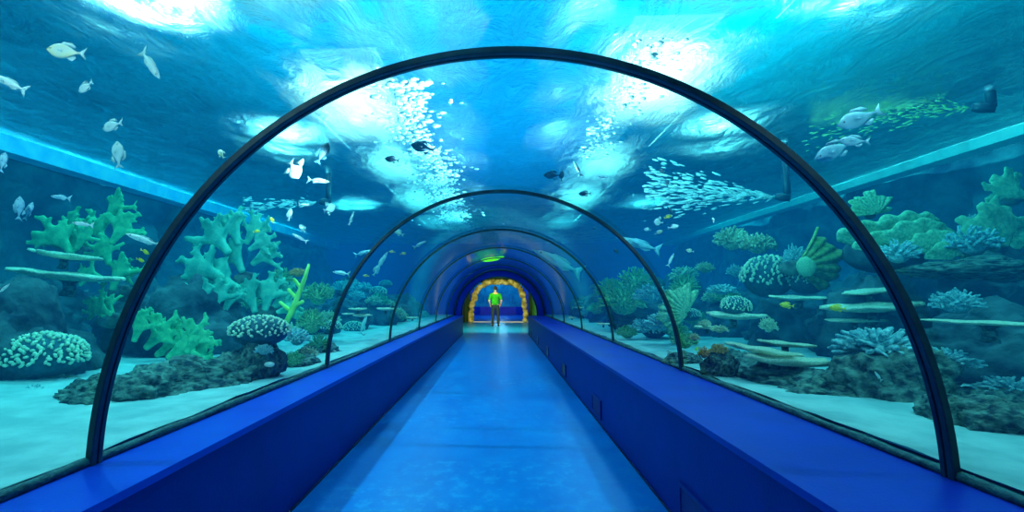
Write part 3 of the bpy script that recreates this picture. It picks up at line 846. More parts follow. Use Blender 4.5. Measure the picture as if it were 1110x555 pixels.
# lettuce mound, big leaf
t = empty('lettuce_coral', P(992, 258, 4.5)); tag(t, 'large mound of scalloped green lobes right of the nearest arch', 'coral')
k = pxm(992, 258, 4.5)
for (dx, dz, sc, i, dy, tl) in ((-14, -4, 40, 0, .30, 62), (12, 2, 40, 2, .24, 58), (26, -8, 30, 1, .12, 52), (-22, -14, 30, 1, .10, 48), (2, -8, 34, 0, -.02, 40), (6, -18, 28, 2, -.16, 30), (16, -26, 24, 1, -.24, 24)):
    link('lobe', SHELF[i], t, Matrix.Translation((dx * k, dy, dz * k)) @ Matrix.Rotation(R(tl + 90), 4, 'X') @ Matrix.Rotation(R(180), 4, 'X') @ Matrix.Diagonal((sc * k, sc * k, sc * k * 1.3, 1)))
mb = MB(); mb.ball((0, .35, -12 * k), (38 * k, .4, 26 * k), 3); mb.build('base', M['rock_dark'], t)
leaf('rounded green leaf coral above the scalloped mound, next to the arch', 950, 232, 4.8, 26, RIDGE[1], -8, 0, 2)
elkhorn('broad thick-lobed green coral at the right edge of the picture', 1085, 272, 4.3, [(1078, 268, -38, 74, FAT[0], 0), (1088, 264, 8, 78, FAT[1], 10), (1100, 268, 40, 64, FAT[0], -10)])
elkhorn('flat pale-rimmed green coral at the upper right edge', 1104, 208, 4.6, [(1108, 212, -62, 58, FAT[1], 0), (1104, 206, -30, 30, FAT[0], 0)])
mesh_at('finger_coral', FINGB[1], P(1054, 266, 4.2), (.22, .18, .20), .3, 0, 'rounded teal finger coral below the broad-lobed coral')
mesh_at('finger_coral', FINGB[0], P(1054, 246, 4.3), (.10, .08, .14), .3, 0, 'small upright teal coral above the rounded finger coral')
mesh_at('finger_coral', FINGB[1], P(974, 277, 4.2), (.18, .14, .15), 1.3, 0, 'teal finger coral below the scalloped mound')
mesh_at('finger_coral', FINGB[1], P(1036, 331, 3.5), (.15, .12, .13), 2.2, 0, 'small lone teal coral in the dark area right of the arch')
plate('very long thin plate coral seen edge-on at the right edge', 1072, 352, 3.0, 150, 1, 3, 1, .35, .5)
rock('long flat blue-grey rock shelf at the right edge', 1066, 292, 4.0, 1.2, .5, .20, 2, rz=0)
# between second and third arch, right
for i, (px, py, d, r, me, lb) in enumerate([
    (706, 322, 7.2, .24, FINGB[1], 'blue knobbly coral left of the second arch on the right reef'),
    (742, 312, 6.6, .20, BUSH[1], 'olive bush coral right of the second arch, upper one'),
    (736, 322, 5.9, .16, BUSH[0], 'dim green bush coral right against the second arch'),
    (676, 330, 8.6, .42, BUSH[0], 'large green bush coral between the second and third arch at right'),
    (690, 308, 9.0, .34, BUSH[1], 'upper green bush coral between the second and third arch at right'),
    (662, 318, 10.0, .34, BUSH[1], 'green bush coral behind the third arch at right'),
    (716, 352, 6.2, .20, FINGB[1], 'teal coral low behind the second arch at right'),
    (697, 356, 7.0, .20, FINGB[0], 'teal coral low on the right, between second and third arch'),
    (680, 362, 7.0, .15, BUSH[0], 'small teal coral by the sand between second and third arch'),
    (742, 372, 4.9, .12, BUSH[0], 'small green bush coral left of the orange corals')]):
    mesh_at('bush_coral', me, P(px, py, d), (r, r * .9, r * .9), i * .7, 0, lb)
leaf('pale ribbed leaf coral lying right of the second arch', 746, 340, 5.6, 30, RIDGE[1], -50, 0, 2)

# small shelves seen through the farther panels
for i, (px, py, d, w, lb) in enumerate([
    (377, 341, 6.4, 14, 'leftmost pale plate coral between second and third arch at left'),
    (388, 336, 6.7, 20, 'upper pale plate coral between second and third arch at left'),
    (392, 343, 6.6, 22, 'lower pale plate coral between second and third arch at left'),
    (418, 336, 7.6, 22, 'pale plate coral touching the third arch at left'),
    (447, 345, 10.0, 14, 'pale plate coral behind the third arch at left'),
    (628, 334, 10.6, 11, 'small white plate coral near the fourth arch at right'),
    (654, 352, 7.8, 16, 'pale plate coral just behind the third arch at right'),
    (620, 345, 10.8, 10, 'lower white plate coral near the fourth arch at right')]):
    plate(lb, px, py, d, w, i, 8, 0, 1.0, .8)

# boulders piled along both sides, behind the corals
random.seed(21)
for s in (-1, 1):
    side = 'left' if s < 0 else 'right'
    y = 3.0; i = 0
    while y < 15.8:
        far = y > 8
        x = s * random.uniform(4.55, 4.75) if not far else s * random.uniform(3.7, 4.3)
        hgt = random.uniform(1.0, 1.5)
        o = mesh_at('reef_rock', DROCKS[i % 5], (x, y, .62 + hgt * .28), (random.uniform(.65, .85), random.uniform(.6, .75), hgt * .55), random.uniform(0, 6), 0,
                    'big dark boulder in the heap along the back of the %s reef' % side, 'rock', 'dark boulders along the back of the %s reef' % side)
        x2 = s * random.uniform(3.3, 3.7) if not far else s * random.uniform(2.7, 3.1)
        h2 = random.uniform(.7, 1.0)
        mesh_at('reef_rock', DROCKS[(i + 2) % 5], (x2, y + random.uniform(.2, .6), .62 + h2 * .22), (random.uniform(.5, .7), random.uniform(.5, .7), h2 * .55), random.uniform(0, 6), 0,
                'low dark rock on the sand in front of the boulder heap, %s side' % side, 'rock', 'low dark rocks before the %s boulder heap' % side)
        y += random.uniform(1.35, 1.55); i += 1
for i, (px, py, w, h, lb) in enumerate([
    (112, 441, .62, .42, 'low rock at the sand edge just left of the nearest arch leg, left reef'),
    (160, 436, .75, .52, 'low rock at the sand edge just right of the nearest arch leg, left reef'),
    (205, 428, .75, .55, 'low rock at the sand edge below the bright green antler coral'),
    (245, 420, .65, .50, 'low rock behind the left foot of the rock stack'),
    (322, 398, .50, .34, 'low rock at the sand edge right of the rock stack'),
    (346, 385, .50, .40, 'low rock at the sand edge by the left foot of the second arch'),
    (1070, 474, .62, .44, 'low rock on the sand in front of the right edge rock'),
    (892, 432, .70, .36, 'low dark rock under the stepped plate corals, right one'),
    (852, 420, .75, .36, 'low dark rock under the stepped plate corals, middle one'),
    (815, 410, .70, .36, 'low dark rock under the stepped plate corals, left one'),
    (792, 400, .50, .45, 'low dark rock just right of the rounded rock with orange coral'),
    (742, 396, .40, .34, 'low dark rock left of the rounded rock with orange coral')]):
    g = ground(px, py, .66); vdir = Vector((g.x, g.y, 0)).normalized()
    q = g + vdir * w * .5
    mesh_at('reef_rock', ROCKS[i % 5], (q.x, q.y, .62 + h * .05), (w * .50, w * .42, h * .36), i * 1.9, 0, lb, 'rock')
# small corals dotted over the far stretch of both reefs
random.seed(33)
for s in (-1, 1):
    side = 'left' if s < 0 else 'right'
    for i in range(26):
        y = random.uniform(6.2, 16.2); x = s * random.uniform(2.3, 3.5)
        z = .72 + random.uniform(0, 1.0) * (abs(x) - 2.1) / 1.2
        kind = random.choice((BUSH[0], BUSH[1], FINGB[1], FING[0], NUB2))
        r = random.uniform(.12, .24)
        mesh_at('reef_coral', kind, (x, y, z), (r, r * .9, r), random.uniform(0, 6), 0,
                'small coral head on the %s reef slope beyond the second arch' % side, 'coral', 'small corals on the far %s reef slope' % side)

# ------------------------------------------------------------------ fish
def fish_body(L, H, W, prof):
    mb = MB(); n = 12; vs = []; xs = [i / (len(prof) - 1) for i in range(len(prof))]
    for t, r in zip(xs, prof):
        for k in range(n):
            a = 2 * math.pi * k / n
            vs.append((L * (.5 - t * .86), W * r * math.cos(a), H * r * math.sin(a)))
    fs = [(i*n+k, i*n+(k+1) % n, (i+1)*n+(k+1) % n, (i+1)*n+k) for i in range(len(prof) - 1) for k in range(n)]
    fs += [tuple(range(n)), tuple(range((len(prof)-1)*n, len(prof)*n))]
    return mb.add(vs, fs)
def fin(pts, th=.006):
    mb = MB(); n = len(pts)
    mb.add([(x, -th, z) for x, z in pts] + [(x, th, z) for x, z in pts], [tuple(range(n)), tuple(range(2*n-1, n-1, -1))] + [(i, (i+1) % n, n+(i+1) % n, n+i) for i in range(n)])
    return mb
OVAL = [.05, .38, .68, .88, .98, 1.0, .95, .84, .66, .45, .26, .16, .14]
SLIM = [.05, .40, .66, .84, .95, 1.0, 1.0, .95, .86, .72, .52, .34, .2]
def fish_proto(kind, mat, fmat):
    """unit-length fish swimming along +x: dictionary part name -> mesh list"""
    if kind == 'oval': H, W, pr = .20, .085, OVAL
    elif kind == 'disc': H, W, pr = .34, .08, OVAL
    else: H, W, pr = .085, .06, SLIM
    parts = [('body', fish_body(1, H, W, pr).mesh('body', mat))]
    h = H
    parts.append(('tail_fin', fin([(-.33, .03), (-.50, .17 if kind != 'disc' else .2), (-.44, .0), (-.50, -.17 if kind != 'disc' else -.2), (-.33, -.03)]).mesh('tail_fin', fmat)))
    if kind == 'disc': dz = [(.15, h * .85), (-.02, h * 1.5), (-.22, h * 1.75), (-.24, h * .6), (-.1, h * .9)]
    else: dz = [(.18, h * .85), (.10, h * 1.3), (-.12, h * 1.25), (-.24, h * .75), (-.2, h * .55), (0, h * .9)]
    parts.append(('dorsal_fin', fin(dz).mesh('dorsal_fin', fmat)))
    parts.append(('anal_fin', fin([(-.02, -h * .9), (-.14, -h * (1.6 if kind == 'disc' else 1.25)), (-.26, -h * .7), (-.22, -h * .5)]).mesh('anal_fin', fmat)))
    pf = fin([(.20, 0), (.06, -.06), (.04, -.02), (.08, .02)], .004)
    for sgn in (-1, 1):
        m = MB(); m.v = [Vector((v.x, v.y + sgn * (W * .9 + .25 * max(0, .2 - v.x)), v.z)) for v in pf.v]; m.f = pf.f; m.m = pf.m
        parts.append(('pectoral_fin', m.mesh('pectoral_fin', fmat)))
        e = MB(); e.ball((.36, sgn * W * .62, h * .16), (.022, .014, .022), 1)
        parts.append(('eye', e.mesh('eye', M['eye'])))
    return parts
FP = {
 'silver': fish_proto('oval', M['silver'], M['palefin']), 'gold': fish_proto('oval', M['silver_y'], M['palefin']),
 'slim': fish_proto('slim', M['silver'], M['palefin']), 'disc': fish_proto('disc', M['silver'], M['palefin']),
 'dark': fish_proto('oval', M['darkfish'], M['darkfish']), 'darkslim': fish_proto('slim', M['darkfish'], M['darkfish']),
 'yellow': fish_proto('oval', M['yellow'], M['yellow']), 'orange': fish_proto('oval', M['orangefish'], M['orangefish']),
 'stripe': fish_proto('disc', M['stripe'], M['darkfish']), 'blue': fish_proto('oval', M['bluefish'], M['bluefish']), 'blueslim': fish_proto('slim', M['bluefish'], M['bluefish']),
}
NAMES = {'silver': 'silver_fish', 'gold': 'silver_fish', 'slim': 'slender_fish', 'disc': 'angelfish', 'dark': 'dark_fish', 'darkslim': 'dark_fish', 'yellow': 'yellow_fish', 'orange': 'orange_fish', 'stripe': 'striped_fish', 'blue': 'blue_grey_fish', 'blueslim': 'blue_grey_fish'}
def fish(px, py, ln, kind, ang, label, k=1.35, yaw=0, roll=0, group=None, d=None, detail=None):
    """ln photo pixels long, head pointing `ang` degrees up from the right"""
    if d is None:
        d = exit_d(px, py) * k
        while P(px, py, d).z > SURF - .12 and k > 1.05:
            k -= .03; d = exit_d(px, py) * k
    pos = P(px, py, d); L = ln * pxm(px, py, d)
    a = R(ang); f = Vector((math.cos(a), 0, math.sin(a))); u = Vector((-math.sin(a), 0, math.cos(a)))
    if u.z < 0: u = -u
    if yaw:
        q = Matrix.Rotation(R(yaw), 3, u); f = q @ f
    s = u.cross(f)
    if roll:
        q = Matrix.Rotation(R(roll), 3, f); u = q @ u; s = q @ s
    m = Matrix(((f.x, s.x, u.x, pos.x), (f.y, s.y, u.y, pos.y), (f.z, s.z, u.z, pos.z), (0, 0, 0, 1))) @ Matrix.Scale(L, 4)
    t = empty(NAMES[kind], mtx=m); tag(t, label, 'fish', group)
    small = ln < 13
    for nm, me in FP[kind]:
        if small and nm in ('eye', 'pectoral_fin', 'anal_fin'): continue
        o = link(nm, me, body if nm == 'eye' else t)
        if nm == 'body': body = o
    return t
FL = [
 (72, 56, 38, 'gold', 176, 'plump silver fish with a golden back, topmost at the upper left'),
 (163, 70, 46, 'slim', -52, 'slender white fish diving steeply at the upper left'),
 (93, 94, 22, 'silver', 205, 'small silver fish just below the golden-backed fish'),
 (10, 90, 44, 'slim', 155, 'long silver fish cut by the left edge of the picture'),
 (122, 136, 28, 'silver', 190, 'oval silver fish level under the diving white fish'),
 (128, 168, 30, 'silver', 98, 'silver fish pointing straight up beside the left pale beam'),
 (240, 167, 15, 'gold', 130, 'tiny pale fish touching the nearest arch at upper left'),
 (319, 184, 24, 'disc', -60, 'white tall-finned fish turned head down under the light patch'),
 (350, 166, 26, 'dark', 62, 'dark fish rising at the edge of the left light patch'),
 (345, 196, 28, 'slim', -8, 'slender white fish arching just right of the tall-finned one'),
 (330, 222, 16, 'slim', -8, 'small white fish in the bubble jet at left'),
 (314, 233, 14, 'silver', 80, 'small white fish hanging vertically below the left jet'),
 (357, 226, 15, 'disc', 20, 'bright white roundish fish right of the left jet'),
 (295, 239, 9, 'yellow', 120, 'tiny yellow fish above the tip of the teal antler coral'),
 (278, 251, 8, 'yellow', 10, 'tiny yellow fish right on the teal antler coral'),
 (328, 248, 13, 'silver', 130, 'upper of two small silver fish above the left beam'),
 (325, 258, 18, 'slim', 150, 'lower of two small silver fish above the left beam'),
 (381, 237, 16, 'slim', 75, 'thin pale fish swimming up left of the second arch'),
 (370, 296, 22, 'slim', 172, 'slender pale fish crossing the second arch at left'),
 (21, 226, 26, 'blue', 75, 'left of two dim upright fish beside the antler fan'),
 (31, 229, 20, 'blue', 70, 'right of two dim upright fish beside the antler fan'),
 (66, 214, 24, 'blueslim', 172, 'dim blue fish above the left antler fan'),
 (90, 243, 24, 'slim', 172, 'pale fish between the two green antler corals at left'),
 (156, 260, 36, 'slim', 160, 'long pale fish meeting the nearest arch from the left'),
 (157, 273, 10, 'yellow', -30, 'upper of two tiny yellow fish left of the arch'),
 (152, 282, 9, 'yellow', -20, 'lower of two tiny yellow fish left of the arch'),
 (4, 313, 16, 'slim', 40, 'small pale fish at the left edge above the knobbly dome'),
 (3, 176, 22, 'blue', 80, 'dim fish at the left edge just under the pale beam'),
 (459, 160, 28, 'dark', 168, 'large dark fish beside the white foam streak'),
 (425, 173, 16, 'dark', 175, 'small dark fish left of the large dark one by the foam'),
 (599, 190, 20, 'dark', 178, 'dark fish facing left above the second arch'),
 (609, 191, 12, 'dark', 85, 'small upright dark fish right behind the dark one above the second arch'),
 (626, 183, 20, 'darkslim', 110, 'dark fish rising like a fin above the second arch'),
 (653, 192, 14, 'blueslim', 178, 'faint bluish fish right of the fin-like dark fish'),
 (634, 210, 14, 'dark', 178, 'flat dark fish just over the second arch'),
 (718, 186, 9, 'dark', 150, 'small dark fish at the top of the right bubble jet'),
 (723, 199, 8, 'dark', 100, 'small dark fish in the middle of the right bubble jet'),
 (727, 229, 14, 'darkslim', 130, 'dark slanting fish under the right bubble jet'),
 (714, 241, 12, 'disc', 175, 'round pale fish under the right bubble jet'),
 (724, 235, 9, 'yellow', 20, 'tiny yellow fish beside the round pale fish'),
 (714, 252, 10, 'gold', 25, 'small pinkish white fish, lowest under the right jet'),
 (702, 249, 9, 'silver', 175, 'tiny white fish left of the pinkish one'),
 (730, 246, 12, 'silver', 10, 'small white fish right of the pinkish one'),
 (668, 273, 9, 'dark', 130, 'small dark fish inside the second arch at right'),
 (645, 248, 6, 'dark', 170, 'tiny dark fish inside the top right of the second arch'),
 (727, 282, 18, 'slim', 60, 'slender white fish right of the second arch'),
 (932, 128, 48, 'blue', 200, 'pale blue-grey fish, upper of three near the right jet', 1.5),
 (905, 163, 44, 'blue', 205, 'pale blue-grey fish, lower left of three near the right jet', 1.5),
 (926, 153, 30, 'blue', 172, 'pale blue-grey fish, lower right of three near the right jet', 1.4),
 (908, 334, 18, 'yellow', 175, 'yellow fish between the cream plates left of the arch'),
 (853, 331, 16, 'yellow', 172, 'dim yellow fish under the thin cream plate'),
 (747, 399, 8, 'yellow', 160, 'tiny yellow fish over the sand by the second arch'),
 (755, 379, 8, 'yellow', 60, 'tiny yellow fish beside the smaller orange coral'),
 (952, 408, 15, 'slim', 130, 'small white fish in front of the large right rock'),
 (907, 440, 10, 'yellow', 60, 'tiny yellow fish at the left foot of the large right rock'),
 (362, 383, 8, 'stripe', 95, 'black and white fish at the left foot of the second arch, upper left', 1.12),
 (367, 387, 8, 'stripe', 70, 'black and white fish at the left foot of the second arch, lower right', 1.12),
 (725, 384, 9, 'stripe', 100, 'black and white fish at the right foot of the second arch, upper left', 1.12),
 (729, 390, 9, 'stripe', 80, 'black and white fish at the right foot of the second arch, lower right', 1.12),
 (394, 352, 22, 'slim', 75, 'left of two white fish standing upright between second and third arch'),
 (391, 372, 26, 'slim', 68, 'lower white fish standing upright above the sand at left'),
 (414, 283, 24, 'slim', 55, 'white fish rising between second and third arch at left'),
 (408, 293, 14, 'silver', 60, 'smaller white fish below the rising one between the arches'),
 (425, 273, 7, 'orange', 175, 'tiny orange fish between second and third arch, left of two'),
 (437, 275, 7, 'orange', 10, 'tiny orange fish between second and third arch, right of two'),
 (397, 299, 7, 'orange', 175, 'tiny orange fish lowest between second and third arch'),
 (432, 252, 14, 'gold', 150, 'pale fish over the third arch at left'),
 (455, 265, 16, 'slim', 30, 'thin pale fish crossing the third arch at left'),
 (394, 274, 22, 'blueslim', 15, 'dim slender fish just inside the second arch at left'),
 (605, 284, 62, 'slim', 155, 'long white fish gliding beside the fourth arch at right', 1.5),
 (693, 265, 54, 'blueslim', 165, 'long blue-grey fish inside the second arch at right', 1.5),
 (773, 239, 7, 'silver', 100, 'tiny white fish below the right bubble jet'),
 (748, 272, 10, 'gold', 170, 'tiny pale fish over the end of the right beam'),
 (672, 354, 7, 'yellow', 120, 'tiny yellow fish by the third arch at right'),
]
random.seed(77)
for f in FL:
    fish(*f[:6], k=(f[6] if len(f) > 6 else 1.35), yaw=random.uniform(-18, 18), roll=random.uniform(-10, 10))

# ------------------------------------------------------------------ foam and bubble jets
random.seed(8)
mb = MB()
for i in range(1500):
    y = 3.9 + 9.0 * random.random() ** 1.25
    c = -.44 - .0155 * (y - 4) + .03 * math.sin(y * 2.1)
    x = c * (SURF - CAMH) + random.gauss(0, .045 + .010 * y) * (1 if random.random() < .8 else 2.2)
    r = min(.03, abs(random.gauss(0, .009)) + .005 + .0012 * y)
    mb.ball((x, y, SURF - .05 - random.random() * .03), (r * random.uniform(1, 2.2), r * random.uniform(1, 1.8), r * .6), 1)
o = mb.build('surface_foam', M['bubble']); tag(o, 'long white streak of foam on the water left of centre', 'foam', kind='stuff')
mb = MB()
for i in range(320):
    y = random.uniform(3.3, 6.2)
    x = .62 * (SURF - CAMH) + random.gauss(0, .11)
    r = min(.022, abs(random.gauss(0, .008)) + .005)
    mb.ball((x, y, SURF - .05 - random.random() * .03), (r * random.uniform(1, 2.4), r * random.uniform(1, 1.6), r * .6), 1)
o = mb.build('surface_foam', M['bubble']); tag(o, 'scattered white foam on the water right of centre', 'foam', kind='stuff')

def jet(px, py, d, ex, ey, ed, n, mat, lab, lab2, spread, seed, r0=.012):
    rnd = random.Random(seed)
    a = P(px, py, d); b = P(ex, ey, ed); ax = (b - a).normalized(); L = (b - a).length
    mb = MB()
    for i in range(n):
        t = rnd.random() ** .8
        perp = Vector((rnd.gauss(0, 1), rnd.gauss(0, 1), rnd.gauss(0, 1))); perp -= ax * perp.dot(ax)
        p = a + ax * (L * t) + perp * (spread * t + .012)
        dr = (p - a).normalized()
        rot = dr.to_track_quat('X', 'Z').to_matrix()
        r = r0 * rnd.uniform(.5, 1.3)
        mb.ball(p, (r * rnd.uniform(2.5, 5), r * .8, r * .8), 1, 0, rot)
    o = mb.build('bubble_jet', mat); tag(o, lab, 'bubbles', kind='stuff')
    t = empty('water_nozzle', a - ax * .02); tag(t, lab2, 'nozzle')
    m = MB(); m.sweep([-ax * .16, -ax * .05, ax * .0], [.05, .05, .035], side=(0, 0, 1), n=14); m.build('nozzle_tip', M['pipe'], t)
    m = MB(); q = -ax * .13
    m.sweep([q, q + Vector((0, 0, .18)), q + Vector((0, 0, max(.2, SURF + .1 - a.z)))], [.04, .04, .04], n=12); m.build('supply_pipe', M['pipe'], t)
jet(838, 213, 6.0, 700, 205, 6.6, 480, M['bubble'], 'white fan of bubbles streaming left from the right nozzle', 'dark water nozzle at the tip of the white bubble fan', .17, 1, .014)
jet(1050, 117, 4.6, 880, 122, 5.4, 520, M['bubble_y'], 'yellow-green spray of bubbles at the upper right', 'dark water nozzle at the tip of the yellow-green spray', .20, 2, .0065)
jet(345, 219, 7.0, 265, 224, 6.4, 160, M['bubble'], 'thin pale bubble jet above the teal antler coral', 'dark water nozzle beside the thin pale jet at left', .05, 3, .010)

# ------------------------------------------------------------------ the visitor
M['skin'] = surf('skin', (.55, .36, .26), rough=.55)
M['hair'] = surf('dark_hair', (.012, .01, .008), (.03, .025, .02), scale=40, rough=.6)
M['shirt'] = surf('green_shirt', (.01, .26, .015), (.02, .38, .02), scale=12, rough=.8)
M['trousers'] = surf('dark_trousers', (.008, .02, .05), (.015, .035, .07), scale=20, rough=.85)
M['shoe'] = surf('dark_shoes', (.008, .008, .01), rough=.6)
def skin_mesh(name, verts, edges, radii, mat, root=0, levels=2):
    me = bpy.data.meshes.new('sk'); me.from_pydata(verts, edges, [])
    o = bpy.data.objects.new('sk', me); col.objects.link(o)
    o.modifiers.new('s', 'SKIN'); sv = me.skin_vertices[0].data
    for i, r in enumerate(radii):
        sv[i].radius = r if hasattr(r, '__len__') else (r, r); sv[i].use_root = (i == root)
    s = o.modifiers.new('d', 'SUBSURF'); s.levels = levels
    bpy.context.view_layer.update()
    out = bpy.data.meshes.new_from_object(o.evaluated_get(bpy.context.evaluated_depsgraph_get()))
    bpy.data.objects.remove(o); bpy.data.meshes.remove(me)
    out.name = name; out.materials.clear(); out.materials.append(mat)
    out.polygons.foreach_set('use_smooth', [True] * len(out.polygons))
    return out
feet = ground(537, 353.6)
pr = empty('person', (feet.x, feet.y, 0)); tag(pr, 'person in a green shirt and dark trousers standing at the far doorway, seen from behind', 'person')
# facing +y (away), centimetre-accurate skeleton, 1.75 m tall
V = [(0, 0, .95), (0, 0, 1.10), (0, -.015, 1.27), (0, -.01, 1.42), (0, .0, 1.50), (0, .01, 1.56),
     (-.10, 0, .90), (-.115, .015, .50), (-.12, -.02, .09), (.10, 0, .90), (.12, .02, .50), (.13, -.01, .09),
     (-.19, -.01, 1.40), (-.275, -.05, 1.13), (-.225, .10, .93), (.19, -.01, 1.40), (.275, -.05, 1.13), (.225, .10, .93),
     (-.125, .10, .045), (.135, .11, .045)]
E = [(0,1),(1,2),(2,3),(3,4),(4,5),(0,6),(6,7),(7,8),(0,9),(9,10),(10,11),(3,12),(12,13),(13,14),(3,15),(15,16),(16,17),(8,18),(11,19)]
RD = [(.15,.11),(.135,.10),(.16,.11),(.13,.09),.058,.055,.088,.058,.042,.088,.058,.042,.058,.044,.030,.058,.044,.030,.035,.035]
head_v = []
mbody = skin_mesh('body', V, E, RD, M['skin'])
# head with face, and hands with separate fingers, joined into the same body mesh
hb = MB()
hv, hf = ico(3); out = []
for v in hv:
    x, y, z = v.x * .076, v.y * .096, v.z * .115
    if z < -.02: x *= 1 - .28 * (-z - .02) / .095; y = y * (1 - .15 * (-z - .02) / .095) + .012
    if y > .05 and abs(x) < .022 and -.035 < z < .015: y += .018 * (1 - abs(x) / .022)
    out.append((x, y + .015, z + 1.645))
hb.add(out, hf)
for sgn in (-1, 1):
    hb.ball((sgn * .078, .01, 1.645), (.010, .022, .032), 2)
    hb.ball((sgn * .031, .100, 1.655), .012, 1)
hb.sweep([(-.024, .098, 1.590), (0, .106, 1.588), (.024, .098, 1.590)], [.004, .007, .004], n=6)
for sgn in (-1, 1):
    w = Vector((sgn * .225, .10, .93)); dirn = Vector((-sgn * .25, .25, -.93)).normalized()
    palm = [w, w + dirn * .04, w + dirn * .09]
    hb.sweep(palm, [(.020, .026), (.018, .040), (.014, .040)], side=(0, 1, 0), n=10)
    for i, (off, ln) in enumerate(((.030, .070), (.010, .080), (-.010, .074), (-.029, .058))):
        b = w + dirn * .085 + Vector((0, off, 0)); cur = Vector((-sgn, 0, 0))
        p1 = b + dirn * ln * .45; p2 = p1 + (dirn + cur * .45).normalized() * ln * .35; p3 = p2 + (dirn + cur * .9).normalized() * ln * .25
        hb.sweep([b, p1, p2, p3], [.0085, .0085, .008, .006], n=7)
    b = w + dirn * .03 + Vector((0, .035, 0))
    hb.sweep([b, b + Vector((-sgn * .015, .035, -.025)), b + Vector((-sgn * .022, .048, -.060))], [.011, .010, .007], n=7)
hm = hb.mesh('head_hands', M['skin'])
bm = bmesh.new(); bm.from_mesh(mbody); bm.from_mesh(hm); bm.to_mesh(mbody); bm.free()
mbody.polygons.foreach_set('use_smooth', [True] * len(mbody.polygons))
link('body', mbody, pr)
sV = [(0, 0, .88), (0, 0, 1.10), (0, -.015, 1.27), (0, -.01, 1.41), (0, 0, 1.475), (-.19, -.01, 1.40), (-.25, -.035, 1.22), (-.268, -.047, 1.15), (.19, -.01, 1.40), (.25, -.035, 1.22), (.268, -.047, 1.15)]
sE = [(0,1),(1,2),(2,3),(3,4),(3,5),(5,6),(6,7),(3,8),(8,9),(9,10)]
link('shirt', skin_mesh('shirt', sV, sE, [(.20,.15),(.175,.135),(.185,.135),(.150,.11),(.07,.07),.076,.068,.066,.076,.068,.066], M['shirt']), pr)
tV = [(0, 0, .99), (0, 0, .93), (-.10, 0, .84), (-.115, .015, .50), (-.12, -.02, .07), (.10, 0, .84), (.12, .02, .50), (.13, -.01, .07)]
tE = [(0,1),(1,2),(2,3),(3,4),(1,5),(5,6),(6,7)]
link('trousers', skin_mesh('trousers', tV, tE, [(.165,.125),(.17,.13),.108,.078,.066,.108,.078,.066], M['trousers'], 1), pr)
mb = MB(); out = []
for v in ico(3)[0]:
    out.append((v.x * .087, v.y * .103 - .004, v.z * .118 + 1.660 if v.z > -.35 or v.y > 0 else 1.660 - .045 + (v.z + .35) * .03))
fs = [f for f in ico(3)[1] if all((out[i][1] < .045 and out[i][2] > 1.60) or out[i][2] > 1.705 for i in f)]
mb.add(out, fs); mb.build('hair', M['hair'], pr)
for sgn, x in ((-1, -.122), (1, .133)):
    mb = MB(); mb.ball((x, .05, .045), (.046, .135, .045), 3)
    for v in mb.v: v.z = max(v.z, 0.002)
    mb.build('shoe', M['shoe'], pr)
# @@END2@@

# ------------------------------------------------------------------ lights
def area(name, loc, size, power, colr, rot=(0, 0, 0), size_y=None):
    l = bpy.data.lights.new(name, 'AREA'); l.energy = power; l.color = colr; l.size = size
    if size_y: l.shape = 'RECTANGLE'; l.size_y = size_y
    o = bpy.data.objects.new(name, l); o.location = loc; o.rotation_euler = rot; col.objects.link(o); return o
def point(name, loc, power, colr, r=.1):
    l = bpy.data.lights.new(name, 'POINT'); l.energy = power; l.color = colr; l.shadow_soft_size = r
    o = bpy.data.objects.new(name, l); o.location = loc; col.objects.link(o); return o
def spot(name, loc, power, colr, ang, rot=(0, 0, 0), r=.02):
    l = bpy.data.lights.new(name, 'SPOT'); l.energy = power; l.color = colr; l.spot_size = R(ang); l.spot_blend = .8; l.shadow_soft_size = r
    o = bpy.data.objects.new(name, l); o.location = loc; o.rotation_euler = rot; col.objects.link(o); return o
for s, pw in ((-1, 1.0), (1, .55)):
    for y in (1.6, 4.6, 8.0, 12.0):
        spot('tank_fill', (s * 3.7, y, 5.9), 10500 * pw, (.62, 1.0, .95), 105, r=.06)  # unseen spots added above the water to strengthen the reef light
for s, pw in ((-1, 1.1), (1, 1.0)):
    for y in (2.6, 5.4, 8.4, 11.6):
        area('reef_fill', (s * 1.75, y, 3.0), .5, 26 * pw, (.70, 1.0, .92), (0, R(-s * 50), 0), 1.2)  # unseen lights added under the surface to brighten the corals
for y in (-.2, 3.6, 7.4, 11.2, 15.0):
    spot('walk_fill', (-.25, y, 5.9), 5000, (.25, .72, 1.0), 70)  # unseen spots added to light the walkway floor
for y in (3.3, 4.3, 5.4, 6.8, 8.6, 10.6):
    spot('foam_fill', (-.25, y - .1, 2.42), 420, (1.0, 1.0, 1.0), 115, (R(180), R(-40), 0), .01)  # unseen spots added to whiten the foam from below
for y in (3.4, 4.6, 5.8):
    spot('foam_fill', (.40, y, 2.42), 420, (1.0, 1.0, 1.0), 115, (R(180), R(44), 0), .01)  # the same added foam light, right of centre
def aim(a, b): return tuple((Vector(b) - Vector(a)).to_track_quat('-Z', 'Y').to_euler())
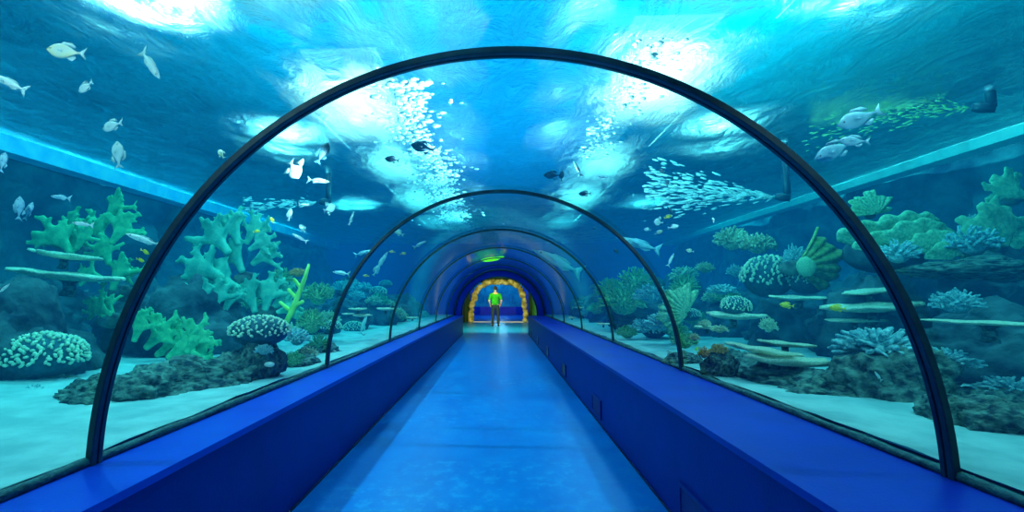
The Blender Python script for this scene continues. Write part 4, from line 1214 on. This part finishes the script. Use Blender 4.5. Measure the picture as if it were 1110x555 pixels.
for a, b, pw in (((-1.05, .2, 2.15), (-2.0, 2.6, 2.4), 95), ((1.15, .3, 2.15), (2.9, 3.4, 2.2), 85), ((-1.2, 3.0, 2.2), (-3.2, 6.0, 2.0), 75), ((1.2, 3.0, 2.2), (3.4, 6.2, 2.0), 70)):
    spot('side_fill', a, pw, (.8, 1.0, 1.0), 90, aim(a, b), .01)  # unseen spots added to brighten fish and corals from the camera side
area('hall_fill', (3.2, 5.0, 4.7), 2.5, 420, (.10, 1.0, .80), (R(180), 0, 0), 6.0)  # unseen upward fills added to brighten the ceiling over the water
area('hall_fill', (-3.0, 6.0, 4.7), 2.0, 160, (.10, .9, .95), (R(180), 0, 0), 6.0)
for y in (3.0, 10.5):
    area('hall_fill', (0, y, 4.6), 4.0, 220, (.15, .62, 1.0), (R(180), 0, 0), 6.0)
area('lobby_green', (-1.6, 20.3, 1.7), .5, 26, (.12, 1.0, .05), (0, R(-90), 0), .9)
area('arch_warm', (0, YR + .5, 2.3), 1.6, 300, (1.0, .90, .38), (R(80), 0, 0), .3)
point('far_room_lamp', (0, 31, 2.6), 90, (.2, .65, 1.0), .3)
point('far_tank_lamp', (0, 36.6, 2.5), 40, (.3, .9, 1.0), .2)

w = bpy.data.worlds.new('World'); scene.world = w; w.use_nodes = True
bg = w.node_tree.nodes['Background']; bg.inputs[0].default_value = (.02, .22, .42, 1); bg.inputs[1].default_value = .25

# ------------------------------------------------------------------ camera and look
cam = bpy.data.cameras.new('camera'); co = bpy.data.objects.new('camera', cam); col.objects.link(co)
co.location = (0, 0, CAMH); co.rotation_euler = (R(90) + PITCH, 0, -YAW)
cam.sensor_fit = 'HORIZONTAL'; cam.sensor_width = 36.0; cam.lens = 36.0 * F / 1110.0
cam.shift_x = (555.0 - PPX) / 1110.0
cam.clip_start = .05; cam.clip_end = 200
scene.camera = co
scene.view_settings.view_transform = 'Standard'
scene.view_settings.look = 'None'
cyc = scene.cycles
cyc.use_denoising = True
cyc.max_bounces = 8; cyc.diffuse_bounces = 3; cyc.glossy_bounces = 3; cyc.transmission_bounces = 4
cyc.transparent_max_bounces = 24; cyc.volume_bounces = 0
cyc.caustics_reflective = False; cyc.caustics_refractive = False
cyc.sample_clamp_indirect = 4.0
